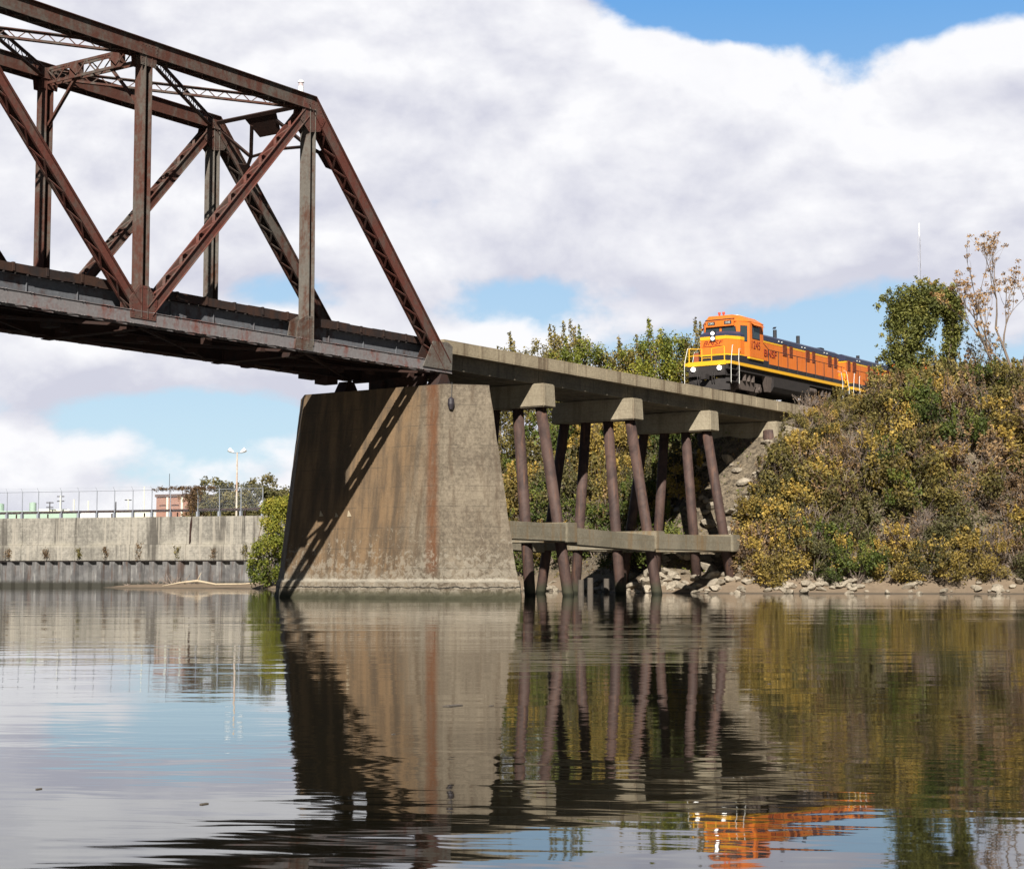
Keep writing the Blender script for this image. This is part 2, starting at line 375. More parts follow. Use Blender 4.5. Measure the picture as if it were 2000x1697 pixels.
def build_ground():
    xs = list(np.arange(10, 60, .55)) + [62, 66, 72, 80, 95, 120, 200, 500, 1500, 4000]
    ys = [-3000, -800, -300, -150, -100, -80] + list(np.arange(-64, 96, .6)) + [100, 110, 130, 180, 300, 800, 3000]
    v = []; f = []
    for i, x in enumerate(xs):
        for j, y in enumerate(ys):
            z = ground_z(min(x, 200), max(-60, min(90, y)))
            if 22 < x < 45 and -50 < y < 40 and z > .05: z += .14*noise2(x*1.4, y*1.4)
            v.append((x, y, z))
    n = len(ys)
    for i in range(len(xs)-1):
        for j in range(n-1): f.append((i*n+j, (i+1)*n+j, (i+1)*n+j+1, i*n+j+1))
    m, t, b = newmat('bank_soil'); P = coords(t); z = t.sep(P)[2]
    mud = t.mix(t.noise(P, 2.5, 6, .7), (.12, .085, .055), (.24, .18, .12))
    soil = t.mix(t.mapr(t.noise(P, 3.5, 8, .75, .5), .35, .65), (.035, .026, .016), (.19, .15, .10)); soil = t.mix(t.mapr(t.noise(P, 14, 4, .7), .55, .68, 0, .7), soil, (.27, .23, .165))
    c = t.mix(t.mapr(z, .5, 1.3), mud, soil)
    c = t.mix(t.mapr(z, .10, .0), c, (.07, .055, .04))
    t.put(b.inputs['Base Color'], c); b.inputs['Roughness'].default_value = .95
    bump(t, b, t.noise(P, 6, 6, .7), .8, .12)
    mb = MB(); mb.v = v; mb.f = f; mb.mi = [0]*len(f)
    tag(mb.build('ground', m, smooth=True), kind='structure')
build_ground()
mb = MB(); mb.add([(-3000, -3000, 0), (3000, -3000, 0), (3000, 3000, 0), (-3000, 3000, 0)], [(0, 1, 2, 3)])
tag(mb.build('water', M_WATER), kind='structure')
mb = MB(); mb.add([(-3000, -3000, -4.2), (3000, -3000, -4.2), (3000, 3000, -4.2), (-3000, 3000, -4.2)], [(0, 1, 2, 3)])
tag(mb.build('river_bed', plain('river_mud', (.05, .045, .03), .95)), kind='structure')
#@@PIER
# ------------------------------------------------------------------ river pier
pier = thing('bridge_pier', 'tall battered concrete pier with rust stains standing in the water under the truss end', 'pier', (.2, 2.6, 0))
def hexa(g, top=False, e=0.0):
    # plan of the pier between its two pointed noses, g = height / 9
    f = lambda a, b_: a+(b_-a)*g
    xf, xb = f(-2.5, -1.3)-e, f(2.9, 1.7)+e
    return [(xf, f(-2.15, -1.12)-e*.5), (.2, f(-4.05, -2.45)-e), (xb, f(-2.15, -1.12)-e*.5), (xb, f(6.85, 6.7)+e*.5), (.2, f(9.65, 8.25)+e), (xf, f(6.85, 6.7)+e*.5)]
def pier_body(levels, e, amp):
    # fixed sample counts so that all rings match
    base = hexa(0); cnt = [max(3, int((Vector(base[i])-Vector(base[(i+1) % 6])).length/.28)) for i in range(6)]
    mb = MB(); out = []
    for z in levels:
        P_ = hexa(min(z, 9.08)/9.08, e=e)
        for i in range(6):
            a, b_ = Vector(P_[i]), Vector(P_[(i+1) % 6])
            for k in range(cnt[i]):
                q = a.lerp(b_, k/cnt[i]); s_ = amp*(1.8 if z < 2.2 else 1.0)*(1.0 if k else 1.6)
                w = s_*(noise2(q.x*3+z*2.1, q.y*3-z*1.7)+.7*noise2(q.y*9+z*5, q.x*8-z*7))
                dd = (q-Vector((.2, 2.6))).normalized()*w
                out.append((q.x+dd.x, q.y+dd.y, z))
    n = sum(cnt); fs = []
    for i in range(len(levels)-1):
        for k in range(n): fs.append((i*n+k, i*n+(k+1) % n, (i+1)*n+(k+1) % n, (i+1)*n+k))
    fs += [tuple(range(n-1, -1, -1)), tuple((len(levels)-1)*n+k for k in range(n))]
    mb.add(out, fs); return mb
lv = [.70]+[.75+.25*i for i in range(32)]+[8.95, 9.08]
pier_body(lv, 0, .010).build('pier_shaft', C_PIER, pier)
pier_body([-3, -1, -.2, 0, .12, .25, .4, .46, .55, .68, .755], .09, .022).build('footing', C_PIER, pier)
M_SPALL = plain('fresh_concrete', (.35, .29, .2), .9)
for (y, z, w, h_) in ((5.1, 3.55, .22, .25), (4.2, 3.5, .2, .2), (3.5, 3.5, .22, .26)):
    xf = -2.5+1.2*z/9
    mb = MB(); mb.add([(xf-.03, y, z), (xf-.03, y-w, z+.02), (xf-.03, y-w*.2, z+h_), (xf+.1, y, z), (xf+.1, y-w, z), (xf+.1, y-w*.2, z+h_)], [(0, 1, 2), (3, 5, 4), (0, 3, 4, 1), (1, 4, 5, 2), (2, 5, 3, 0)])
    mb.build('spalled_patch', M_SPALL, pier)
mb = MB(); mb.tube([(-1.12, -1.45, 9.15), (-1.22, -1.5, 8.5)], .012, 5); mb.build('hanging_cable', plain('cable_black', (.05, .05, .05), .6), pier)
mb = MB(); mb.tube([(-1.25, -1.5, 8.5), (-1.25, -1.5, 8.42), (-1.25, -1.5, 8.2), (-1.25, -1.5, 7.98)], [.04, .13, .15, .09], 10)
mb.build('hanging_lamp', plain('lamp_black', (.03, .025, .03), .5), pier)

# ------------------------------------------------------------------ truss bridge
L, WT, ZB, ZT = 8.8, 5.25, 9.98, 19.66
NP = 8
truss = thing('truss_bridge', 'rusty steel through truss railway bridge with lattice bracing spanning the river from the left', 'bridge', (0, WT/2, 9.6))
Y = Vector((0, 1, 0))
def flat(mb, p, q, nrm, w, t=.02):
    mb.bar(p, q, Vector(nrm).cross(Vector(q)-Vector(p)), w, t)
def lacing(mb, p, q, side, width, nrm, pitch=.5, bw=.055, t=.018, double=False):
    p, q = Vector(p), Vector(q); d = q-p; n = max(2, int(round(d.length/pitch))); s = Vector(side).normalized()*(width/2)
    for i in range(n):
        a, b_ = p+d*(i/n), p+d*((i+1)/n); sg = 1 if i % 2 else -1
        mb.bar(a+s*sg, b_-s*sg, s, bw, t)
        if double: mb.bar(a-s*sg+Vector(nrm)*t, b_+s*sg+Vector(nrm)*t, s, bw, t)
def built_up(name, p, q, side, w, d, mat, up=None, cover=None, lace=(True, True), parent=truss, pitch=.5, fl=.08, double=False, bw=.055):
    """two channels held apart by w along side; depth d the other way; lacing or a cover plate on the two open faces"""
    p, q = Vector(p), Vector(q); ax = (q-p).normalized(); s = Vector(side); s = (s-ax*s.dot(ax)).normalized(); n = ax.cross(s).normalized()
    if up is not None and n.dot(Vector(up)) < 0: n = -n
    mb = MB()
    for sg in (-1, 1):
        mb.bar(p+s*sg*w/2, q+s*sg*w/2, s, .022, d)
        for e in (-1, 1):
            mb.bar(p+s*sg*(w/2+fl/2)+n*e*(d/2-.01), q+s*sg*(w/2+fl/2)+n*e*(d/2-.01), s, fl, .02)
    if cover: mb.bar(p+n*(d/2+.012), q+n*(d/2+.012), s, w+2*fl+.06, .022)
    elif lace[0]: lacing(mb, p+n*(d/2), q+n*(d/2), s, w, n, pitch, bw, double=double)
    if lace[1]: lacing(mb, p-n*(d/2), q-n*(d/2), s, w, n, pitch, bw, double=double)
    return mb.build(name, mat, parent)
def gusset(name, pts, y, mat, th=.03, parent=truss):
    # pts: outline in the x-z plane
    mb = MB(); n = len(pts)
    mb.add([(x, y-th/2, z) for x, z in pts]+[(x, y+th/2, z) for x, z in pts], [tuple(range(n)), tuple(range(2*n-1, n-1, -1))]+[(i, i+n, (i+1) % n+n, (i+1) % n) for i in range(n)])
    # rivet heads
    xs = [p[0] for p in pts]; zs = [p[1] for p in pts]; c = (sum(xs)/n, sum(zs)/n)
    for i in range(n):
        for k in range(5):
            a = Vector(pts[i]).lerp(Vector(pts[(i+1) % n]), (k+.5)/5); a = a.lerp(Vector(c), .15)
            mb.box(a.x-.015, a.x+.015, y-th/2-.014, y+th/2+.014, a.y-.015, a.y+.015)
    return mb.build(name, mat, parent)
for side in (0, 1):
    y = 0 if side == 0 else WT
    sg = -1 if side == 0 else 1
    # bottom chord in bay lengths, top chord as one long box
    built_up('bottom_chord', (.5, y, ZB), (-NP*L, y, ZB), Y, .42, .47, S_CHORD if side == 0 else S_MIX, up=(0, 0, 1), pitch=.55, bw=.19, fl=.04)
    built_up('top_chord', (-L+.15, y, ZT), (-NP*L+L, y, ZT), Y, .44, .56, S_MIX, up=(0, 0, 1), cover=True, pitch=.45)
    built_up('end_post', (0.15, y, ZB+.05), (-L-.05, y, ZT+.1), Y, .42, .54, S_RUST if side == 0 else S_MIX, up=(1, 0, 1), cover=True, pitch=.5, bw=.09)
    for k in range(1, NP):
        x = -k*L
        up = k % 2 == 1
        mb = MB()
        mb.bar((x, y, ZB+.0), (x, y, ZT-.2), (1, 0, 0), .30, .022)       # web in the plane of the truss
        for e in (-1, 1): mb.bar((x+e*.15, y, ZB+.0), (x+e*.15, y, ZT-.2), Y, .54, .025)
        mb.build('vertical_post', S_GREY if k % 2 else S_MIX, truss)
        # gussets on both faces of the joint
        for fy in (y-.232, y+.232):
            if up:
                gusset('gusset_plate', [(x-.5, ZT+.1), (x+.35, ZT+.1), (x+.75, ZT-.55), (x+.45, ZT-1.05), (x-.2, ZT-1.2), (x-.7, ZT-.8)], fy, S_RUST if side == 0 else S_MIX)
                gusset('gusset_plate', [(x-.95, ZB-.2), (x+.15, ZB-.2), (x+.15, ZB+1.15), (x-.25, ZB+1.15), (x-.7, ZB+.9)], fy, S_GREY)
            else:
                gusset('gusset_plate', [(x-.65, ZB-.05), (x+.55, ZB-.05), (x+.6, ZB+.7), (x+.2, ZB+1.15), (x-.25, ZB+1.15), (x-.7, ZB+.65)], fy, S_RUST if side == 0 else S_MIX)
                gusset('gusset_plate', [(x-.45, ZT+.15), (x+.45, ZT+.15), (x+.35, ZT-.65), (x-.35, ZT-.65)], fy, S_MIX)
        if k < NP:
            a = (x-.35 if up else x-.1, y, ZT-.45) if up else (x-.30, y, ZB+.35)
            b_ = (x-L+.25, y, ZB+.25) if up else (x-L+.3, y, ZT-.35)
            if k < NP-1 or not up:
                if up: built_up('diagonal', a, b_, Y, .40, .36, S_RUST if side == 0 else S_MIX, up=(-1, 0, 1), pitch=.62, bw=.12)
                else: built_up('diagonal', a, b_, Y, .34, .34, S_RUST if side == 0 else S_MIX, up=(0, 0, 1), cover=True, pitch=.6, bw=.08)
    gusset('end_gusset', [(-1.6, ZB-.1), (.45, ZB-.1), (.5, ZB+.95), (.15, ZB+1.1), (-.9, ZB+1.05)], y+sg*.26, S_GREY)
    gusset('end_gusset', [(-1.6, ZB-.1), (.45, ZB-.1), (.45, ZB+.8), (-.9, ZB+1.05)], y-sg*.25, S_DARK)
    # rocker shoe on the pier
    mb = MB(); mb.box(-.75, .55, y-.45, y+.45, 9.07, 9.16)
    mb.add([(-.6, y-.3, 9.16), (.4, y-.3, 9.16), (.4, y+.3, 9.16), (-.6, y+.3, 9.16), (-.3, y-.28, 9.66), (.1, y-.28, 9.66), (.1, y+.28, 9.66), (-.3, y+.28, 9.66)],
           [(0, 3, 2, 1), (4, 5, 6, 7), (0, 1, 5, 4), (1, 2, 6, 5), (2, 3, 7, 6), (3, 0, 4, 7)])
    mb.build('bearing_shoe', S_DARK, truss)
# cross struts with sway frames
for k in range(2, NP):
    x = -k*L
    mb = MB()
    for zc in (ZT+.10, ZT-.42):
        for e in (-1, 1): mb.bar((x+e*.12, .2, zc), (x+e*.12, WT-.2, zc), (0, 0, 1), .10, .05)
    n = 9
    for e in (-.14, .14):
        for i in range(n):
            y0, y1 = .25+(WT-.5)*i/n, .25+(WT-.5)*(i+1)/n; s1 = 1 if i % 2 else -1
            mb.bar((x+e, y0, ZT-.16+.24*s1), (x+e, y1, ZT-.16-.24*s1), (1, 0, 0), .02, .05)
    for yy in (1.35, 3.55): mb.box(x-.15, x+.15, yy-.22, yy+.22, ZT-.45, ZT+.15)
    mb.build('cross_strut', S_MIX, truss)
    for y0, y1 in ((1.7, .2), (WT-1.7, WT-.2)):
        mb = MB(); mb.bar((x, y0, ZT-.4), (x, y1, ZT-2.0), (1, 0, 0), .12, .09); mb.build('knee_brace', S_MIX, truss)
# lateral crosses between the top chords
for k in range(1, NP-1):
    for (ya, yb) in ((.15, WT-.15), (WT-.15, .15)):
        p, q = Vector((-k*L-.25, ya, ZT-.02)), Vector((-(k+1)*L+.25, yb, ZT-.02)); d = (q-p).normalized(); s = d.cross(Vector((0, 0, 1)))
        mb = MB()
        for zc in (-.17, .17):
            mb.bar(p+Vector((0, 0, zc)), q+Vector((0, 0, zc)), s, .16, .035)
            mb.bar(p+Vector((0, 0, zc*.8)), q+Vector((0, 0, zc*.8)), s, .03, .09)
        lacing(mb, p, q, (0, 0, 1), .30, s, .34, .035, .02)
        mb.build('lateral_brace', S_MIX, truss)
# portal bracing in the plane of the end posts: f = fraction down the end post from the top joint
def pp(f, y): return Vector((-L+f*L, y, ZT-f*(ZT-ZB)))
mb = MB(); nrm = Vector(((ZT-ZB), 0, L)).normalized()
def pb(a, b_, w=.13): mb.bar(a, b_, nrm, .09, w)
ym = WT/2
pb(pp(0, .2), pp(0, WT-.2), .16)
for yy in (0, 1):
    f = (lambda v: v) if yy == 0 else (lambda v: WT-v)
    N1 = pp(.135, f(1.05))
    pb(pp(.03, f(.2)), N1); pb(N1, pp(.03, f(1.95))); pb(N1, pp(.19, f(.25))); 
    gp = [pp(.0, f(1.75)), pp(.0, f(2.63)), pp(.075, f(2.63)), pp(.075, f(2.05))]
    mb.add([g+nrm*.02 for g in gp]+[g-nrm*.02 for g in gp], [(0, 1, 2, 3), (7, 6, 5, 4), (0, 4, 5, 1), (1, 5, 6, 2), (2, 6, 7, 3), (3, 7, 4, 0)])
    gp = [pp(.15, f(.2)), pp(.16, f(.75)), pp(.215, f(.7)), pp(.24, f(.2))]
    mb.add([g+nrm*.02 for g in gp]+[g-nrm*.02 for g in gp], [(0, 1, 2, 3), (7, 6, 5, 4), (0, 4, 5, 1), (1, 5, 6, 2), (2, 6, 7, 3), (3, 7, 4, 0)])
pb(pp(.135, 1.05), pp(.125, ym), .10); pb(pp(.125, ym), pp(.135, WT-1.05), .10)
mb.build('portal_bracing', S_DARK, truss)
# floor system
mb = MB(); mb.box(-.62, -.3, .5, 3.4, 9.10, 9.60); mb.box(-.9, .2, 2.5, 3.3, 9.09, 9.5); mb.build('dark_gap_filler', S_DARK, truss)  # added dark blocks closing the gap that shadow and floor beam darken
mb = MB(); mb.box(-2.0, -1.3, 4.75, 5.5, 9.42, 9.74); mb.box(-3.2, -2.3, 4.9, 5.4, 9.55, 9.74); mb.build('inspection_bracket', S_DARK, truss)
for k in range(0, NP):
    mb = MB(); x = -k*L
    mb.box(x-.012, x+.012, .28, WT-.28, 9.62, 10.66)
    for z in (9.60, 10.66): mb.box(x-.2, x+.2, .28, WT-.28, z, z+.03)
    mb.build('floor_beam', S_DARK, truss)
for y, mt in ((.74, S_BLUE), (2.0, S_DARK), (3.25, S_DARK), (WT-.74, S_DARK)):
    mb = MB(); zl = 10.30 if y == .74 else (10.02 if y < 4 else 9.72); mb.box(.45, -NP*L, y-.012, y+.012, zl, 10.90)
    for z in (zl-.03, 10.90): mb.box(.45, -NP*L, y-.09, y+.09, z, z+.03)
    for i in range(int(NP*L/2.2)):
        x = -i*2.2; mb.box(x-.05, x-.03, y-.07, y+.07, zl+.01, 10.90)
    mb.build('stringer', mt, truss)
for k in range(0, NP-1):
    for (ya, yb) in ((.3, WT-.3), (WT-.3, .3)):
        mb = MB(); mb.bar((-k*L-.3, ya, 9.74), (-(k+1)*L+.3, yb, 9.74), (0, 0, 1), .10, .12); mb.build('bottom_lateral', S_DARK, truss)
for i in range(40):
    mb = MB(); x = -.8-i*1.6; w = random.uniform(.1, .25); yv = random.uniform(.3, WT-.6)
    mb.box(x-w, x+w, yv, yv+random.uniform(.2, .6), 9.52+random.uniform(0, .15), 9.78); mb.build('batten_plate', S_DARK, truss)
# navigation lamp on the top chord
nl = thing('navigation_light', 'small white navigation lantern standing on the top corner of the truss', 'lamp', (-9.25, 0, ZT+.32))
MB().tube([(-9.25, 0, ZT+.31), (-9.25, 0, ZT+.36)], .16, 12).build('base', S_DARK, nl)
MB().tube([(-9.25, 0, ZT+.36), (-9.25, 0, ZT+.62)], .11, 12).build('lamp_body', M_LAMPW, nl)
MB().tube([(-9.25, 0, ZT+.62), (-9.25, 0, ZT+.78)], .095, 12).build('lens', plain('lamp_lens', (.5, .42, .42), .2), nl)
MB().tube([(-9.25, 0, ZT+.78), (-9.25, 0, ZT+.83), (-9.25, 0, ZT+.90)], [.13, .12, .03], 12).build('cap', M_LAMPW, nl)

# ------------------------------------------------------------------ track
ZR = 11.55
track = thing('railway_track', 'railway track with rails on dark timber ties running across the bridge', 'track', (0, WT/2, 10.93))
tm = MB(); tm.box(-.11, .11, .22, WT-.22, 10.935, 11.20)
for i in range(97):
    mb = MB(); x = -.3-i*.5; j = random.uniform(-.06, .06); z = random.uniform(0, .02)
    mb.box(x-.11, x+.11, .64+j, WT-.64+j, 10.935, 11.20+z); mb.build('tie', M_TIE, track)
for y in (.80, WT-.80):
    mb = MB(); mb.box(-NP*L, .5, y-.1, y+.1, 11.225, 11.30); mb.build('guard_timber', M_TIE, track)
for y0, y1 in ((.50, .56), (WT-.56, WT-.50)):
    for i in range(32):
        x1 = .45-i*1.5; x0 = x1-1.49; zt = 11.27+random.uniform(-.02, .02); mb = MB(); mb.box(x0, x1, y0, y1, 10.94+random.uniform(-.02, .03), zt)
        for q in range(1):
            xx = x0+.75+random.uniform(-.05, .05); mb.box(xx-.05, xx+.05, y0-.03, y1+.03, 11.0, zt+random.uniform(.01, .04))
        mb.build('edge_plank', M_EDGE, track)
for y in (WT/2-.75, WT/2+.75):
    mb = MB(); mb.box(-NP*L, 90, y-.07, y+.07, ZR-.17, ZR-.15); mb.box(-NP*L, 90, y-.012, y+.012, ZR-.15, ZR-.04); mb.box(-NP*L, 90, y-.036, y+.036, ZR-.04, ZR)
    mb.build('rail', M_RAIL, track)
mb = MB()
for i in range(170):
    x = .9+i*.5; mb.box(x-.11, x+.11, WT/2-1.3, WT/2+1.3, ZR-.34, ZR-.18)
tag(mb.build('tie_row', M_TIE, track), kind='stuff')
mb = MB(); mb.add([(.7, .62, 11.0), (90, .62, 11.0), (90, 4.63, 11.0), (.7, 4.63, 11.0), (.7, 1.0, ZR-.2), (90, 1.0, ZR-.2), (90, 4.2, ZR-.2), (.7, 4.2, ZR-.2)],
                  [(4, 5, 6, 7), (0, 1, 5, 4), (2, 3, 7, 6), (3, 0, 4, 7), (1, 2, 6, 5)])
mb.build('ballast', M_BALLAST, track)

# ------------------------------------------------------------------ concrete trestle
tre = thing('trestle_viaduct', 'concrete railway trestle on raked brown pipe piles between the river pier and the right bank', 'viaduct', (17, WT/2, 0))
S0, SP = 8.75, 8.3
bents = [S0+i*SP for i in range(4)]
# deck slab with upstand edges, one length per span
edges = [.62]+[b_ for b_ in bents]+[42.5]
for i in range(len(edges)-1):
    a, b_ = edges[i]+.012, edges[i+1]-.012
    nseg = 3
    for j in range(nseg):
        x0, x1 = a+(b_-a)*j/nseg+.010, a+(b_-a)*(j+1)/nseg-.010
        for y0, y1 in ((.30, .62), (WT-.62, WT-.30)):
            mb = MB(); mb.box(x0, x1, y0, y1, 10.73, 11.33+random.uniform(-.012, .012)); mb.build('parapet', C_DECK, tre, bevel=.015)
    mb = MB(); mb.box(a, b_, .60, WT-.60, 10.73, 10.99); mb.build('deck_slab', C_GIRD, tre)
    for y in (1.15, 2.15, 3.10, 4.10):
        mb = MB(); mb.box(a+.02, b_-.02, y-.42, y+.42, 10.10, 10.728)
        for q in range(1, 4):
            x = a+(b_-a)*q/4; mb.box(x-.05, x+.05, y-.44, y-.42, 10.10, 10.72) if y < 1.5 else None
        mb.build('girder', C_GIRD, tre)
def pile(p, q, r=.27, mat=S_PILE):
    mb = MB(); p, q = Vector(p), Vector(q)
    mb.tube([p, p.lerp(q, .5), q], r, 20); return mb.build('pile', mat, tre, smooth=False)
for bi, x in enumerate(bents):
    mb = MB()
    a, b_ = x-.52, x+.52
    # cap with its top front arris knocked back
    for (y0, y1) in ((.08, WT-.08),):
        mb.add([(a, y0, 8.95), (b_, y0, 8.95), (b_, y1, 8.95), (a, y1, 8.95), (a+.06, y0+.05, 10.08), (b_-.02, y0+.05, 10.08), (b_-.02, y1-.05, 10.08), (a+.06, y1-.05, 10.08)],
               [(0, 3, 2, 1), (4, 5, 6, 7), (0, 1, 5, 4), (1, 2, 6, 5), (2, 3, 7, 6), (3, 0, 4, 7)])
    mb.build('pile_cap', C_CAP, tre, bevel=.05)
    if bi == 3: 
        continue
    for (yt, yl, yb) in ((.62, -.36, -.98), (1.95, 1.50, 1.15), (WT-1.95, WT-1.50, WT-1.15), (WT-.62, WT+.36, WT+.98)):
        g = ground_z(x, yb)
        sc_ = lambda z: yt+(yl-yt)*(8.95-z)/(8.95-3.3)
        zb = min(0, g)-2.0 if bi < 2 else g-1.0
        o = pile((x, yt, 9.0), (x, sc_(zb), zb))
        o.data.polygons.foreach_set('use_smooth', [len(p.vertices) == 4 for p in o.data.polygons])
    # lower transverse strut and its near block
    zt = [3.45, 3.22, 3.20][bi]
    mb = MB(); mb.box(x-.42, x+.42, -1.18, WT+1.18, zt-.95, zt); 
    mb.build('transverse_strut', C_STRUT, tre, bevel=.03)
# lengthwise struts: outer pair
def lstrut(x0, z0, x1, z1, y, h=.82, w=.7):
    mb = MB(); mb.add([(x0, y-w/2, z0-h), (x1, y-w/2, z1-h), (x1, y+w/2, z1-h), (x0, y+w/2, z0-h), (x0, y-w/2, z0), (x1, y-w/2, z1), (x1, y+w/2, z1), (x0, y+w/2, z0)],
                      [(0, 3, 2, 1), (4, 5, 6, 7), (0, 1, 5, 4), (1, 2, 6, 5), (2, 3, 7, 6), (3, 0, 4, 7)])
    mb.build('lengthwise_strut', C_STRUT, tre, bevel=.03)
for y in (-.72, WT+.72):
    lstrut(1.8, 3.42, bents[0]-.425, 3.36, y); lstrut(bents[0]+.425, 3.22, bents[1]-.425, 2.98, y); lstrut(bents[1]+.425, 3.1, bents[2]-.425, 3.08, y)
# thin inspection rod and wing rock at the abutment
mb = MB(); mb.box(33.0, 35.6, -.9, 6.1, 7.6, 8.93); mb.build('abutment_sill', C_CAP, tre, bevel=.08)
mb = MB(); mb.add([(33.3, -1.6, 7.4), (36.5, -2.2, 7.4), (36.5, .0, 7.4), (33.3, .0, 7.4), (33.6, -1.0, 9.6), (36.2, -1.5, 9.8), (36.2, .0, 9.9), (33.6, .0, 9.9)],
           [(0, 3, 2, 1), (4, 5, 6, 7), (0, 1, 5, 4), (1, 2, 6, 5), (2, 3, 7, 6), (3, 0, 4, 7)])
mb.build('wing_wall', C_CAP, tre, bevel=.12)
for i, y in enumerate((.4, WT-.4)):
    mb = MB(); mb.tube([(33.4, y+.3, 9.5), (32.6, y, 5.0)], .42, 16); mb.build('abutment_pile', S_PILE, tre)
# ------------------------------------------------------------------ locomotives
def loco_orange():
    m, t, b = newmat('orange_loco_paint'); P = coords(t)
    st = t.noise(t.scalevec(P, 5, 5, .6), 1.0, 5, .65); bg2 = t.noise(P, 1.4, 4, .6)
    c = t.mix(bg2, (.60, .135, .016), (.72, .195, .024)); c = t.mix(t.mapr(st, .52, .75, 0, .45), c, (.30, .075, .03))
    t.put(b.inputs['Base Color'], c); t.put(b.inputs['Roughness'], t.mapr(st, .3, .7, .35, .7)); return m
P_OR = loco_orange()
P_ORD = plain('louvre_orange', (.27, .075, .035), .6, var=.25, scale=8)
P_YE = plain('yellow_stripe_paint', (.75, .40, .02), .45, var=.06)
P_BK = plain('black_loco_paint', (.020, .020, .026), .45, var=.3)
P_UND = plain('grimy_underframe', (.022, .018, .017), .8, var=.6, scale=4)
P_GRM = plain('dusty_running_gear', (.085, .065, .055), .85, var=.5, scale=4)
P_GLS = plain('cab_glass', (.035, .05, .06), .08, var=.1)
P_RED = plain('dark_red_lettering', (.18, .015, .01), .5, var=.1)
P_HL = plain('lit_headlight', (.9, .9, .85), .3, var=0, emit=((1, .96, .88), 2.2))
P_HRW = plain('white_handrail', (.60, .60, .56), .5, var=.05)
P_BLUE = plain('roof_blue_black', (.035, .04, .075), .45, var=.3)
def text_obj(s, size, origin, xdir, zdir, mat, parent, name='lettering', shear=0.0, depth=.006, bold=.0, sx=1.0):
    cu = bpy.data.curves.new(name, 'FONT'); cu.body = s; cu.size = size; cu.extrude = depth; cu.shear = shear; cu.offset = bold
    tmp = bpy.data.objects.new('tmp', cu); col.objects.link(tmp)
    dg = bpy.context.evaluated_depsgraph_get(); me = bpy.data.meshes.new_from_object(tmp.evaluated_get(dg))
    bpy.data.objects.remove(tmp); bpy.data.curves.remove(cu)
    x, z = Vector(xdir).normalized(), Vector(zdir).normalized(); n = x.cross(z)
    M = Matrix(((x.x*sx, z.x, n.x, origin[0]), (x.y*sx, z.y, n.y, origin[1]), (x.z*sx, z.z, n.z, origin[2]), (0, 0, 0, 1)))
    me.transform(M); me.materials.clear(); me.materials.append(mat); me.name = name
    o = bpy.data.objects.new(name, me); col.objects.link(o); o.parent = parent; return o
